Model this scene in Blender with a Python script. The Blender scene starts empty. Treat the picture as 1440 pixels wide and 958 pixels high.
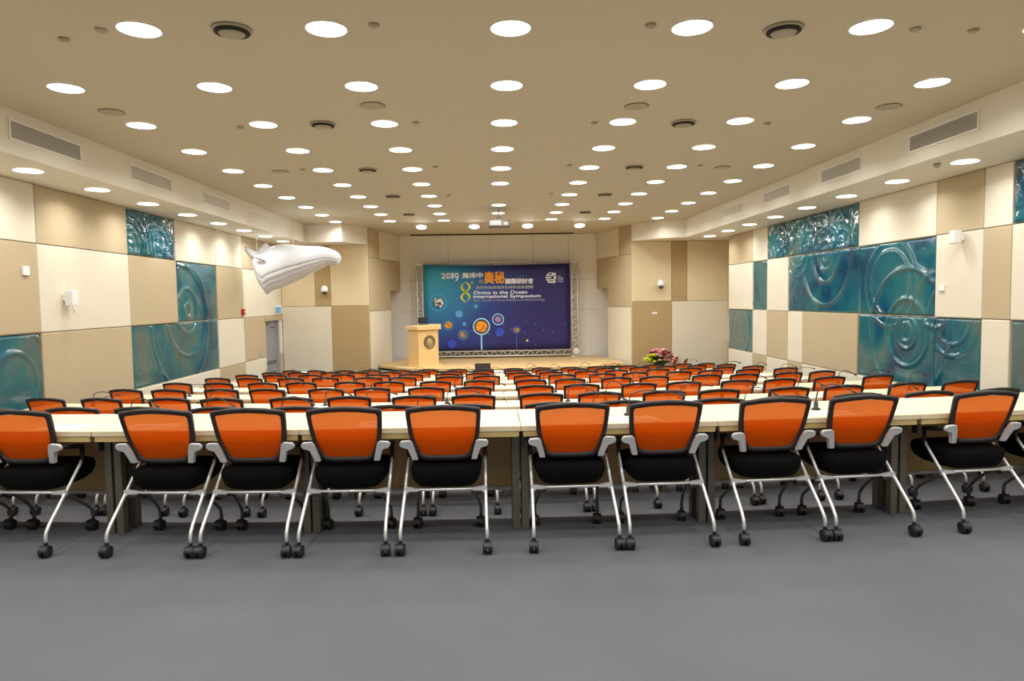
import bpy, bmesh, math, random
from mathutils import Vector, Matrix, noise
random.seed(7)
PI = math.pi
sc = bpy.context.scene
col = sc.collection

# ------------------------------------------------------------------ camera, world, exposure
EYE = Vector((0, 0, 1.55))
FOC, PITCH, YAW, ROLL = 960.0, -0.0604, 0.0279, 0.0150
_f = Vector((math.sin(YAW)*math.cos(PITCH), math.cos(YAW)*math.cos(PITCH), math.sin(PITCH)))
_r = Vector((math.cos(YAW), -math.sin(YAW), 0))
_u = _r.cross(_f)
RT = _r*math.cos(ROLL) - _u*math.sin(ROLL)
UP = _r*math.sin(ROLL) + _u*math.cos(ROLL)
FW = _f
cam_d = bpy.data.cameras.new('camera')
cam_d.sensor_width = 36.0
cam_d.lens = FOC/1440*36
cam_d.clip_end = 100
cam = bpy.data.objects.new('camera', cam_d)
M = Matrix((RT, UP, -FW)).transposed().to_4x4()
M.translation = EYE
cam.matrix_world = M
col.objects.link(cam)
sc.camera = cam
world = bpy.data.worlds.new('world')
world.use_nodes = True
world.node_tree.nodes['Background'].inputs[0].default_value = (0.9, 0.93, 1.0, 1)
world.node_tree.nodes['Background'].inputs[1].default_value = 0.05
sc.world = world
sc.view_settings.view_transform = 'Standard'
sc.view_settings.look = 'None'
sc.view_settings.gamma = 1.0
sc.view_settings.use_curve_mapping = False
sc.view_settings.exposure = -0.12
LAMP_W = 11.0          # one downlight
LAMP_SPREAD = math.radians(150)
LAMP_COL = (1.0, 0.985, 0.95)
LENS_E = 9.0
CEIL = 3.55
SOF = 3.085
XL, XR = -5.75, 6.16
YB, YF, YE = -4.0, 18.75, 21.4      # rear wall, wall beside the stage, stage back wall

def at(x, y, X=None, Y=None, Z=None):
    """a real point of the room seen at a pixel of the 1440x958 photo, on a plane of the room"""
    v = FW + RT*((x-720)/FOC) - UP*((y-479)/FOC)
    if X is not None: t = X/v.x
    elif Y is not None: t = Y/v.y
    else: t = (Z-EYE.z)/v.z
    return EYE + v*t

# ------------------------------------------------------------------ materials
def lin(c):
    return tuple((x/255/12.92 if x/255 <= .04045 else ((x/255+.055)/1.055)**2.4) for x in c)

def mat(name, rgb, rough=.6, metal=0.0, rgb2=None, nscale=6.0, bump=0.0, bscale=80.0, emit=0.0, spec=.5, coat=0.0):
    m = bpy.data.materials.new(name); m.use_nodes = True
    nt = m.node_tree; b = nt.nodes['Principled BSDF']
    c = lin(rgb)
    b.inputs['Base Color'].default_value = (*c, 1)
    b.inputs['Roughness'].default_value = rough
    b.inputs['Metallic'].default_value = metal
    b.inputs['Specular IOR Level'].default_value = spec
    b.inputs['Coat Weight'].default_value = coat
    tc = nt.nodes.new('ShaderNodeTexCoord')
    if rgb2:
        n = nt.nodes.new('ShaderNodeTexNoise'); n.inputs['Scale'].default_value = nscale
        n.inputs['Detail'].default_value = 4
        nt.links.new(tc.outputs['Object'], n.inputs['Vector'])
        mx = nt.nodes.new('ShaderNodeMix'); mx.data_type = 'RGBA'
        mx.inputs[6].default_value = (*c, 1); mx.inputs[7].default_value = (*lin(rgb2), 1)
        nt.links.new(n.outputs['Fac'], mx.inputs[0]); nt.links.new(mx.outputs[2], b.inputs['Base Color'])
    if bump:
        n = nt.nodes.new('ShaderNodeTexNoise'); n.inputs['Scale'].default_value = bscale
        nt.links.new(tc.outputs['Object'], n.inputs['Vector'])
        bp = nt.nodes.new('ShaderNodeBump'); bp.inputs['Strength'].default_value = bump
        bp.inputs['Distance'].default_value = .004
        nt.links.new(n.outputs['Fac'], bp.inputs['Height']); nt.links.new(bp.outputs[0], b.inputs['Normal'])
    if emit:
        b.inputs['Emission Color'].default_value = (1, .98, .95, 1); b.inputs['Emission Strength'].default_value = emit
    return m

def wood(name, a, b2, scale=(1.2, 14, 14), rough=.42):
    m = mat(name, a, rough)
    nt = m.node_tree; b = nt.nodes['Principled BSDF']; tc = nt.nodes['Texture Coordinate']
    mp = nt.nodes.new('ShaderNodeMapping'); mp.inputs['Scale'].default_value = scale
    n = nt.nodes.new('ShaderNodeTexNoise'); n.inputs['Scale'].default_value = 2.2; n.inputs['Detail'].default_value = 6
    n.inputs['Distortion'].default_value = .6
    nt.links.new(tc.outputs['Object'], mp.inputs['Vector']); nt.links.new(mp.outputs[0], n.inputs['Vector'])
    mx = nt.nodes.new('ShaderNodeMix'); mx.data_type = 'RGBA'
    mx.inputs[6].default_value = (*lin(a), 1); mx.inputs[7].default_value = (*lin(b2), 1)
    nt.links.new(n.outputs['Fac'], mx.inputs[0]); nt.links.new(mx.outputs[2], b.inputs['Base Color'])
    return m

MT = {}
MT['ceiling'] = mat('ceiling_paint', (204, 196, 174), .85, rgb2=(200, 192, 170), nscale=.4)
MT['soffit'] = mat('soffit_paint', (230, 225, 210), .75, rgb2=(224, 219, 204), nscale=.5)
MT['wall'] = mat('wall_base', (215, 202, 172), .85)
MT['cream'] = mat('cream_fabric', (226, 219, 200), .9, rgb2=(220, 213, 193), nscale=2, bump=.25, bscale=350, spec=.2)
MT['beige'] = mat('beige_fabric', (192, 176, 145), .9, rgb2=(186, 170, 139), nscale=2, bump=.25, bscale=350, spec=.2)
MT['sand'] = mat('sand_fabric', (224, 208, 172), .9, rgb2=(218, 202, 166), nscale=2, bump=.25, bscale=350, spec=.2)
MT['brown'] = mat('brown_fabric', (181, 158, 116), .9, rgb2=(175, 152, 111), nscale=2, bump=.25, bscale=350, spec=.2)
MT['stagewall'] = mat('stage_wall_paint', (238, 236, 230), .8, rgb2=(232, 230, 224), nscale=1)
MT['seam'] = mat('seam_grey', (176, 170, 158), .8)
MT['carpet'] = mat('carpet', (88, 90, 95), .95, rgb2=(104, 106, 111), nscale=1.1, bump=.6, bscale=260, spec=.15)
MT['maple'] = wood('maple_laminate', (224, 209, 178), (216, 200, 166))
MT['maple_edge'] = wood('maple_edge', (205, 180, 122), (196, 171, 114))
MT['panelwood'] = wood('modesty_wood', (208, 176, 122), (198, 166, 112))
MT['stagewood'] = wood('stage_wood', (218, 186, 130), (208, 176, 120), (2, 9, 9))
MT['lecternwood'] = wood('lectern_wood', (232, 198, 140), (224, 190, 132), (5, 5, 1))
MT['legmetal'] = mat('table_leg_metal', (124, 118, 106), .38, .5, rgb2=(112, 106, 95), nscale=4)
MT['silver'] = mat('silver_tube', (222, 222, 222), .28, .45)
MT['silverpaint'] = mat('silver_plastic', (205, 206, 208), .4, .1)
MT['darktube'] = mat('dark_tube', (100, 100, 102), .35, .4)
MT['black'] = mat('black_plastic', (36, 33, 33), .5)
MT['seatfab'] = mat('black_seat_fabric', (15, 14, 15), .95, bump=.3, bscale=300, spec=.1)
MT['wheel'] = mat('caster_black', (30, 30, 32), .45)
MT['white'] = mat('white_plastic', (235, 235, 235), .4)
MT['trim'] = mat('white_trim', (240, 238, 232), .5)
MT['vent'] = mat('vent_grey', (176, 174, 168), .6)
MT['ventslot'] = mat('vent_slat', (182, 180, 173), .55)
MT['darkslot'] = mat('dark_slot', (30, 27, 24), .8)
MT['greyplate'] = mat('grey_plate', (172, 164, 144), .7)
MT['projgrey'] = mat('projector_grey', (112, 109, 102), .5)
MT['lens'] = mat('lamp_lens', (255, 250, 240), .4, emit=LENS_E)
MT['doorgrey'] = mat('door_grey', (148, 150, 156), .5, rgb2=(142, 144, 150), nscale=2)
MT['dframe'] = mat('door_frame_grey', (165, 167, 172), .45)
MT['whale'] = mat('whale_white', (226, 228, 234), .5, rgb2=(216, 219, 226), nscale=3)
MT['alu'] = mat('truss_aluminium', (226, 226, 224), .4, .1, rgb2=(205, 205, 203), nscale=20)
MT['red'] = mat('red_box', (190, 40, 30), .4)
MT['paper'] = mat('paper_white', (240, 243, 248), .7)
MT['blue'] = mat('paper_blue', (70, 110, 190), .6)
MT['screen'] = mat('laptop_dark', (72, 74, 78), .5)
MT['bronze'] = mat('bronze_emblem', (150, 132, 95), .45, .4, rgb2=(112, 98, 72), nscale=30)
MT['bronze2'] = mat('bronze_emblem_light', (190, 172, 130), .4, .4)

def orange():
    m = mat('orange_mesh', (230, 92, 5), .8, rgb2=(222, 86, 4), nscale=8, spec=.12)
    nt = m.node_tree; b = nt.nodes['Principled BSDF']; out = nt.nodes['Material Output']
    tr = nt.nodes.new('ShaderNodeBsdfTransparent'); tr.inputs[0].default_value = (1, .55, .22, 1)
    tl = nt.nodes.new('ShaderNodeBsdfTranslucent'); tl.inputs[0].default_value = (*lin((235, 85, 4)), 1)
    m0 = nt.nodes.new('ShaderNodeMixShader'); m0.inputs[0].default_value = .25
    mx = nt.nodes.new('ShaderNodeMixShader'); mx.inputs[0].default_value = .16
    nt.links.new(b.outputs[0], m0.inputs[1]); nt.links.new(tl.outputs[0], m0.inputs[2])
    nt.links.new(m0.outputs[0], mx.inputs[1]); nt.links.new(tr.outputs[0], mx.inputs[2])
    nt.links.new(mx.outputs[0], out.inputs['Surface'])
    return m
MT['orange'] = orange()

def teal():
    m = bpy.data.materials.new('teal_cast_glass'); m.use_nodes = True
    nt = m.node_tree; b = nt.nodes['Principled BSDF']
    tc = nt.nodes.new('ShaderNodeTexCoord')
    n = nt.nodes.new('ShaderNodeTexNoise'); n.inputs['Scale'].default_value = .9; n.inputs['Detail'].default_value = 3
    n.inputs['Distortion'].default_value = .5
    nt.links.new(tc.outputs['Object'], n.inputs['Vector'])
    cr = nt.nodes.new('ShaderNodeValToRGB')
    e = cr.color_ramp.elements
    e[0].position = .34; e[0].color = (*lin((6, 62, 88)), 1)
    e[1].position = .66; e[1].color = (*lin((84, 106, 102)), 1)
    k = e.new(.45); k.color = (*lin((14, 90, 108)), 1)
    k = e.new(.56); k.color = (*lin((42, 106, 110)), 1)
    nt.links.new(n.outputs['Fac'], cr.inputs[0]); nt.links.new(cr.outputs[0], b.inputs['Base Color'])
    b.inputs['Roughness'].default_value = .12
    b.inputs['Coat Weight'].default_value = .35; b.inputs['Coat Roughness'].default_value = .05
    n2 = nt.nodes.new('ShaderNodeTexNoise'); n2.inputs['Scale'].default_value = 7; n2.inputs['Detail'].default_value = 4
    nt.links.new(tc.outputs['Object'], n2.inputs['Vector'])
    bp = nt.nodes.new('ShaderNodeBump'); bp.inputs['Strength'].default_value = .28; bp.inputs['Distance'].default_value = .02
    nt.links.new(n2.outputs['Fac'], bp.inputs['Height']); nt.links.new(bp.outputs[0], b.inputs['Normal'])
    nt.links.new(bp.outputs[0], b.inputs['Coat Normal'])
    return m
MT['teal'] = teal()

def banner_mat():
    m = bpy.data.materials.new('printed_banner'); m.use_nodes = True
    nt = m.node_tree; b = nt.nodes['Principled BSDF']
    tc = nt.nodes.new('ShaderNodeTexCoord')
    d = nt.nodes.new('ShaderNodeVectorMath'); d.operation = 'SUBTRACT'; d.inputs[1].default_value = (-2.1, 0, .75)
    nt.links.new(tc.outputs['Object'], d.inputs[0])
    s = nt.nodes.new('ShaderNodeVectorMath'); s.operation = 'MULTIPLY'; s.inputs[1].default_value = (.30, 0, .34)
    nt.links.new(d.outputs[0], s.inputs[0])
    l = nt.nodes.new('ShaderNodeVectorMath'); l.operation = 'LENGTH'
    nt.links.new(s.outputs[0], l.inputs[0])
    cr = nt.nodes.new('ShaderNodeValToRGB'); e = cr.color_ramp.elements
    e[0].position = .02; e[0].color = (*lin((44, 158, 190)), 1)
    e[1].position = .95; e[1].color = (*lin((32, 28, 100)), 1)
    k = e.new(.32); k.color = (*lin((36, 118, 172)), 1)
    k = e.new(.6); k.color = (*lin((30, 56, 136)), 1)
    nt.links.new(l.outputs['Value'], cr.inputs[0]); nt.links.new(cr.outputs[0], b.inputs['Base Color'])
    b.inputs['Roughness'].default_value = .55
    return m
MT['banner'] = banner_mat()

# ------------------------------------------------------------------ helpers
class MB:
    """collects shapes in one bmesh"""
    def __init__(self): self.bm = bmesh.new(); self.mi = 0
    def _new(self, fs):
        for f in fs: f.material_index = self.mi
        return fs
    def box(self, x0, y0, z0, x1, y1, z1, bev=0, seg=2):
        t = bmesh.new()
        r = bmesh.ops.create_cube(t, size=1)
        for v in t.verts:
            v.co = Vector(((x0+x1)/2+v.co.x*(x1-x0), (y0+y1)/2+v.co.y*(y1-y0), (z0+z1)/2+v.co.z*(z1-z0)))
        if bev: bmesh.ops.bevel(t, geom=t.edges[:], offset=bev, segments=seg, affect='EDGES', profile=.6)
        self.merge(t); return self
    def merge(self, t, mtx=None):
        mp = {}
        for v in t.verts: mp[v] = self.bm.verts.new(mtx @ v.co if mtx else v.co)
        for f in t.faces:
            try:
                g = self.bm.faces.new([mp[v] for v in f.verts]); g.material_index = self.mi; g.smooth = f.smooth
            except ValueError: pass
        t.free()
    def prism(self, pts, axis, a, b):
        """polygon pts in the plane across 'axis', extruded a..b"""
        def P(p, t):
            return {'x': (t, p[0], p[1]), 'y': (p[0], t, p[1]), 'z': (p[0], p[1], t)}[axis]
        A = [self.bm.verts.new(P(p, a)) for p in pts]; B = [self.bm.verts.new(P(p, b)) for p in pts]
        self._new([self.bm.faces.new(A), self.bm.faces.new(B[::-1])])
        for i in range(len(pts)):
            j = (i+1) % len(pts); self._new([self.bm.faces.new((A[i], B[i], B[j], A[j]))])
        return self
    def tube(self, pts, r, n=10, closed_ends=True, rad=None):
        pts = [Vector(p) for p in pts]; rings = []
        ref = None
        for i, p in enumerate(pts):
            d = (pts[min(i+1, len(pts)-1)]-pts[max(i-1, 0)]).normalized()
            if ref is None:
                ref = Vector((0, 0, 1)) if abs(d.z) < .9 else Vector((1, 0, 0))
            s = d.cross(ref).normalized(); t = s.cross(d).normalized(); ref = t
            rr = rad[i] if rad else r
            rings.append([self.bm.verts.new(p+s*math.cos(2*PI*k/n)*rr+t*math.sin(2*PI*k/n)*rr) for k in range(n)])
        for a, b in zip(rings, rings[1:]):
            for k in range(n):
                f = self.bm.faces.new((a[k], a[(k+1) % n], b[(k+1) % n], b[k])); f.smooth = True; f.material_index = self.mi
        if closed_ends:
            self._new([self.bm.faces.new(rings[0][::-1]), self.bm.faces.new(rings[-1])])
        return self
    def lathe(self, prof, c=(0, 0, 0), n=24, axis='z', smooth=True):
        """prof: list of (radius, height)"""
        rings = []
        for r, h in prof:
            ring = []
            for k in range(n):
                a = 2*PI*k/n; x, y = r*math.cos(a), r*math.sin(a)
                p = {'z': (x, y, h), 'y': (x, h, y), 'x': (h, x, y)}[axis]
                ring.append(self.bm.verts.new(Vector(c)+Vector(p)))
            rings.append(ring)
        for a, b in zip(rings, rings[1:]):
            for k in range(n):
                f = self.bm.faces.new((a[k], a[(k+1) % n], b[(k+1) % n], b[k])); f.smooth = smooth; f.material_index = self.mi
        self._new([self.bm.faces.new(rings[0][::-1]), self.bm.faces.new(rings[-1])])
        return self
    def mesh(self, name, mats, smooth_angle=None):
        bmesh.ops.recalc_face_normals(self.bm, faces=self.bm.faces[:])
        me = bpy.data.meshes.new(name); self.bm.to_mesh(me); self.bm.free()
        for m in (mats if isinstance(mats, (list, tuple)) else [mats]): me.materials.append(MT[m] if isinstance(m, str) else m)
        return me
    def build(self, name, mats, parent=None, loc=None, rz=0):
        o = bpy.data.objects.new(name, self.mesh(name, mats)); col.objects.link(o)
        if parent: o.parent = parent
        if loc is not None: o.location = loc
        if rz: o.rotation_euler.z = rz
        return o

def smooth(o):
    for p in o.data.polygons: p.use_smooth = True
    return o

def empty(name, loc=(0, 0, 0), rz=0):
    o = bpy.data.objects.new(name, None); o.empty_display_size = .1; col.objects.link(o)
    o.location = loc; o.rotation_euler.z = rz; return o

def tag(o, label, cat, group=None, kind=None):
    o['label'] = label; o['category'] = cat
    if group: o['group'] = group
    if kind: o['kind'] = kind
    return o

def struct(o): o['kind'] = 'structure'; return o

KIDS = {}
def kids(o): return KIDS.get(o.name) or [c for c in bpy.data.objects if c.parent == o]

def copy_tree(src, parent=None, tree=None):
    """copy of a thing with copies of its parts; tree = cached list (object, children)"""
    o, ch = tree
    c = o.copy(); col.objects.link(c); c.parent = parent
    for t in ch: copy_tree(t[0], c, t)
    return c

def tree_of(o):
    return (o, [tree_of(c) for c in o.children])

ORD = ['first', 'second', 'third', 'fourth', 'fifth', 'sixth', 'seventh', 'eighth', 'ninth', 'tenth', 'eleventh',
       'twelfth', 'thirteenth', 'fourteenth', 'fifteenth', 'sixteenth', 'seventeenth', 'eighteenth']
NUM = ['one', 'two', 'three', 'four', 'five', 'six', 'seven', 'eight', 'nine', 'ten']

# ------------------------------------------------------------------ rows of seating: arcs on a stepped floor
CURV = .016
ROW_Y = [4.10 + 1.5*i for i in range(9)]
ROW_Z = [0.0, -.215, -.35, -.45, -.55, -.65, -.76, -.87, -.985]
def arc(x): return CURV*x*x

# ------------------------------------------------------------------ the room shell
def build_floor():
    m = MB(); bm = m.bm
    xs = [XL-.1+i*(XR+.7-XL)/24 for i in range(25)]
    prev = None
    lines = [(lambda x: YB, 0.0)]
    for k in range(1, 9):
        f = (lambda x, k=k: ROW_Y[k-1]+.655+arc(x))
        lines.append((f, ROW_Z[k-1])); lines.append((f, ROW_Z[k]))
    lines.append((lambda x: YE+.1, ROW_Z[8]))
    rows = [[bm.verts.new((x, f(x), z)) for x in xs] for f, z in lines]
    for a, b in zip(rows, rows[1:]):
        for i in range(len(xs)-1): bm.faces.new((a[i], a[i+1], b[i+1], b[i]))
    low = [bm.verts.new(v.co) for v in rows[0]]
    o = m.build('floor', 'carpet'); struct(o)
    return o
build_floor()

def ceiling():
    m = MB(); m.box(XL-.1, YB-.1, CEIL, XR+.7, YE+.2, CEIL+.15)
    struct(m.build('ceiling', 'ceiling'))
ceiling()

def bulkheads():
    # left
    P1 = (-4.84, YB); P2 = (-4.80, 17.9); P3 = (-3.82, 17.68); P4 = (-3.36, YF)
    m = MB(); m.prism([P1, P2, P3, P4, (-3.36, YF+.3), (XL-.1, YF+.3), (XL-.1, YB)], 'z', SOF, CEIL-.002)
    L = struct(m.build('trim_1', 'soffit'))
    Q = [(5.08, YB), (5.04, 17.6), (4.42, 17.85), (3.84, YF-.1), (3.84, YF+.3), (XR+.7, YF+.3), (XR+.7, YB)]
    m = MB(); m.prism(Q, 'z', SOF, CEIL-.002)
    R_ = struct(m.build('trim_2', 'soffit'))
bulkheads()

# wall cladding: rows between seams, columns along Y; each cushion-edged panel a part of its wall
ZS = [2.34, 1.215, .19, -1.0]
def pad(w_axis, a0, a1, z0, z1, pos, out, thick=.035, g=.004):
    """panel spanning a0..a1 along w_axis at 'pos', standing proud by thick in direction out (+1/-1)"""
    m = MB()
    lo, hi = min(pos, pos+out*thick), max(pos, pos+out*thick)
    if w_axis == 'y': m.box(lo, a0+g, z0+g, hi, a1-g, z1-g, .012)
    else: m.box(a0+g, lo, z0+g, a1-g, hi, z1-g, .012)
    return m

def ring_height(y, z, rings):
    h = 0
    for cy, cz, rr, amp in rings:
        d = math.hypot(y-cy, z-cz)
        for r in rr:
            h += amp*math.exp(-((d-r)/.024)**2) + amp*.12*max(0, 1-abs(d-r)/.12)
    return h

def glass_panel(y0, y1, z0, z1, X, out, rings, label, group, splash=0.0):
    g = .006; y0 += g; y1 -= g; z0 += g; z1 -= g
    st = .022
    ny = max(6, int((y1-y0)/st)); nz = max(6, int((z1-z0)/st))
    bm = bmesh.new()
    grid = []
    for i in range(ny+1):
        row = []
        for j in range(nz+1):
            y = y0+(y1-y0)*i/ny; z = z0+(z1-z0)*j/nz
            e = min(1, min(i, ny-i, j, nz-j)/1.0)
            h = .02+ring_height(y, z, rings)
            h += .006*noise.noise(Vector((y*1.3, z*1.3, 3.1)))
            if splash: h += splash*abs(noise.noise(Vector((y*6, z*6, 9.3))))
            row.append(bm.verts.new((X+out*(h if e else .004), y, z)))
        grid.append(row)
    for i in range(ny):
        for j in range(nz):
            f = bm.faces.new((grid[i][j], grid[i+1][j], grid[i+1][j+1], grid[i][j+1])); f.smooth = True
    # flat back
    b = [bm.verts.new((X+out*.002, grid[i][j].co.y, grid[i][j].co.z)) for i, j in ((0, 0), (ny, 0), (ny, nz), (0, nz))]
    bm.faces.new(b)
    edge = [[grid[i][0] for i in range(ny+1)], [grid[ny][j] for j in range(nz+1)],
            [grid[i][nz] for i in range(ny, -1, -1)], [grid[0][j] for j in range(nz, -1, -1)]]
    for k in range(4):
        bm.faces.new([b[(k+1) % 4], b[k]]+edge[k])
    bmesh.ops.recalc_face_normals(bm, faces=bm.faces[:])
    me = bpy.data.meshes.new('glass_relief_panel'); bm.to_mesh(me); bm.free(); me.materials.append(MT['teal'])
    o = bpy.data.objects.new('glass_relief_panel', me); col.objects.link(o)
    tag(o, label, 'wall art panel', group)

def wall_left():
    # masonry with the door opening cut out (door between 17.35 and 18.45)
    m = MB()
    m.box(XL-.15, YB, -1.1, XL, 17.35, CEIL)
    m.box(XL-.15, 18.45, -1.1, XL, YF+.2, CEIL)
    m.box(XL-.15, 17.35, 1.20, XL, 18.45, CEIL)
    w = struct(m.build('wall_left', 'wall'))
    cols = [1.8, 4.2, 6.0, 8.81, 10.97, 12.6, 14.4, 15.88, 17.35, 18.72]
    rows = [(ZS[0], SOF), (ZS[1], ZS[0]), (ZS[2], ZS[1]), (ZS[3], ZS[2])]
    # colours per row from column 0 (c cream, b beige, t teal, - none)
    pat = ['bcbcbtccbb', 'cbcbcbtbcb', 'bcbt b t'.replace(' ', '')]
    R = {0: ['b', 'c', 'c', 'b', 't', 'c', 'c', 'b', 'b'],
         1: ['c', 'b', 'b', 'c', 'b', 't', 'b', 'c', 'c'],
         2: ['b', 'c', 't', 'b', 't', 't', 'c', 'b', '-'],
         3: ['c', 'b', 'c', 'b', 'c', 'c', 'b', 'c', '-']}
    names = {'c': 'cream', 'b': 'beige'}
    rings = [(13.0, 1.42, (.13, .42, .84), .02), (12.75, 1.15, (1.12,), .018),
             (11.05, 2.50, (.14, .26, .38, .5, .62, .75), .018), (11.95, 2.42, (.14, .28, .42, .55), .018),
             (8.3, .6, (.4, .7), .015)]
    lab = {(0, 4): 'small glossy teal glass relief panel below the left soffit, swirling ring pattern',
           (1, 5): 'tall teal glass panel with concentric oval rings on the left wall',
           (2, 4): 'dark teal glass relief panel low on left wall, nearer half of its pair',
           (2, 5): 'dark teal glass relief panel low on left wall, farther half of its pair',
           (2, 2): 'dark teal glass panel at the far left edge of the photo'}
    for r, (z0, z1) in enumerate(rows):
        for c in range(9):
            k = R[r][c]; y0, y1 = cols[c], cols[c+1]
            if k == '-': continue
            if k == 't': glass_panel(y0, y1, z0, z1, XL, 1, rings, lab[(r, c)], 'teal glass relief panels', .03 if r == 0 else 0)
            else: pad('y', y0, y1, z0, z1, XL, 1).build('fabric_panel', names[k], w)
    pad('y', 18.45, 18.72, ZS[1], 1.2, XL, 1)
    m = pad('y', 18.47, 18.72, .19, 1.2, XL, 1); m.build('fabric_panel', 'cream', w)
    m = pad('y', 18.47, 18.72, -1.0, .19, XL, 1); m.build('fabric_panel', 'beige', w)
    pad('y', 17.3, 18.72, 1.08, 1.21, XL, 1, .05).build('fabric_panel', 'beige', w)
    # door
    d = empty('door_1', (XL, 17.9, ROW_Z[8])); struct(d)
    m = MB(); m.box(-.10, -.50, 0, -.05, .50, 2.08)
    dl = m.build('door_leaf', 'doorgrey', d)
    m = MB(); m.box(-.15, -.55, 0, .02, -.50, 2.13); m.box(-.15, .50, 0, .02, .55, 2.13); m.box(-.15, -.55, 2.08, .02, .55, 2.13)
    m.build('door_frame', 'dframe', d)
    m = MB(); m.box(-.05, -.42, .96, -.02, .42, 1.03, .008); m.box(-.06, -.44, .94, -.03, -.36, 1.05)
    m.build('push_bar', 'darktube', dl)
    m = MB(); m.lathe([(.012, 0), (.012, .12)], (-.05, .1, 1.9), 8, 'x'); m.box(-.05, -.35, 1.97, -.01, -.1, 2.03)
    m.build('door_closer', 'darktube', dl)
wall_left()

def wall_right():
    m = MB(); m.box(XR, YB, -1.1, XR+.15, 17.57, CEIL)
    w = struct(m.build('wall_right', 'wall'))
    m = MB(); m.box(6.62, 17.42, -1.1, 6.77, YF+.2, CEIL); m.box(XR+.15, 17.42, -1.1, 6.62, 17.57, CEIL)
    w2 = struct(m.build('wall_right_alcove', 'wall'))
    pad('y', 17.6, 18.72, 2.34, SOF, 6.62, -1).build('fabric_panel', 'cream', w2)
    pad('y', 17.6, 18.72, 1.10, 2.05, 6.62, -1, .12).build('fabric_panel', 'beige', w2)
    pad('y', 17.6, 18.72, .3, 1.09, 6.62, -1).build('fabric_panel', 'cream', w2)
    pad('y', 17.6, 18.72, -1.0, .29, 6.62, -1, .12).build('fabric_panel', 'brown', w2)
    rows = [(ZS[0], SOF), (ZS[1], ZS[0]), (ZS[2], ZS[1]), (ZS[3], ZS[2])]
    rowdef = {
        0: [(17.57, 15.93, 'b'), (15.93, 15.1, 'c'), (15.1, 13.34, 't'), (13.34, 11.3, 't'), (11.3, 9.3, 'c'), (9.3, 8.39, 'b'), (8.39, 7.92, 'c'), (7.92, 5.9, 't'), (5.9, 3.8, 'b'), (3.8, 1.8, 'c')],
        1: [(17.57, 15.93, 'c'), (15.93, 15.1, 't'), (15.1, 14.01, 'c'), (14.01, 11.3, 't'), (11.3, 9.3, 't'), (9.3, 8.39, 'c'), (8.39, 7.92, 'b'), (7.92, 5.9, 'c'), (5.9, 3.8, 'b'), (3.8, 1.8, 'c')],
        2: [(17.57, 15.93, 't'), (15.93, 15.1, 'c'), (15.1, 14.01, 'b'), (14.01, 13.34, 'c'), (13.34, 11.3, 'b'), (11.3, 9.3, 't'), (9.3, 8.39, 't'), (8.39, 7.92, 'c'), (7.92, 5.9, 't'), (5.9, 3.8, 'c'), (3.8, 1.8, 'b')],
        3: [(17.57, 15.93, 'c'), (15.93, 15.1, 'b'), (15.1, 14.01, 'c'), (14.01, 13.34, 'b'), (13.34, 11.3, 'c'), (11.3, 9.3, 'c'), (9.3, 7.92, 'b'), (7.92, 5.9, 'c'), (5.9, 1.8, 'b')]}
    rings = [(12.45, 2.27, (.12, .27, .5, .92), .022), (9.95, .97, (.14, .24, .50, .95), .026),
             (10.4, 1.70, (.50, .66), .014), (9.3, 1.45, (.38,), .018),
             (16.75, .72, (.16, .34, .6), .010), (14.5, 2.62, (.14, .28, .44), .02), (13.6, 2.4, (.3, .5), .018),
             (8.95, 1.2, (.35, .5), .018), (15.4, 1.7, (.6,), .010)]
    lab = {(0, 15.1): 'small glossy teal glass panel below right soffit with splashing swirl relief',
           (0, 13.34): 'glossy teal glass panel below right soffit, upper half of the large ring',
           (1, 15.93): 'narrow teal glass strip between two cream panels on the right wall',
           (1, 14.01): 'large teal glass panel holding the lower half of the big ring, right wall',
           (1, 11.3): 'large grey-teal glass panel with overlapping circles, middle band of right wall',
           (2, 17.57): 'small dark teal glass panel with rings at the far end of right wall',
           (2, 11.3): 'deep teal glass panel with bullseye rings in lower band of right wall',
           (2, 9.3): 'grey-teal glass panel with a curved ridge, right of the bullseye panel',
           (0, 7.92): 'teal glass panel at the upper right edge of the photo',
           (2, 7.92): 'dark grey-teal glass panel at the lower right edge of the photo'}
    names = {'c': 'cream', 'b': 'beige'}
    for r, (z0, z1) in enumerate(rows):
        for y1, y0, k in rowdef[r]:
            if k == 't': glass_panel(y0, y1, z0, z1, XR, -1, rings, lab[(r, y1)], 'teal glass relief panels', .035 if r == 0 else 0)
            else: pad('y', y0, y1, z0, z1, XR, -1).build('fabric_panel', names[k], w)
wall_right()

def rear_wall():
    m = MB(); m.box(XL-.15, YB-.15, -.1, XR+.2, YB, CEIL)
    struct(m.build('wall_rear', 'cream'))
rear_wall()

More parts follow.
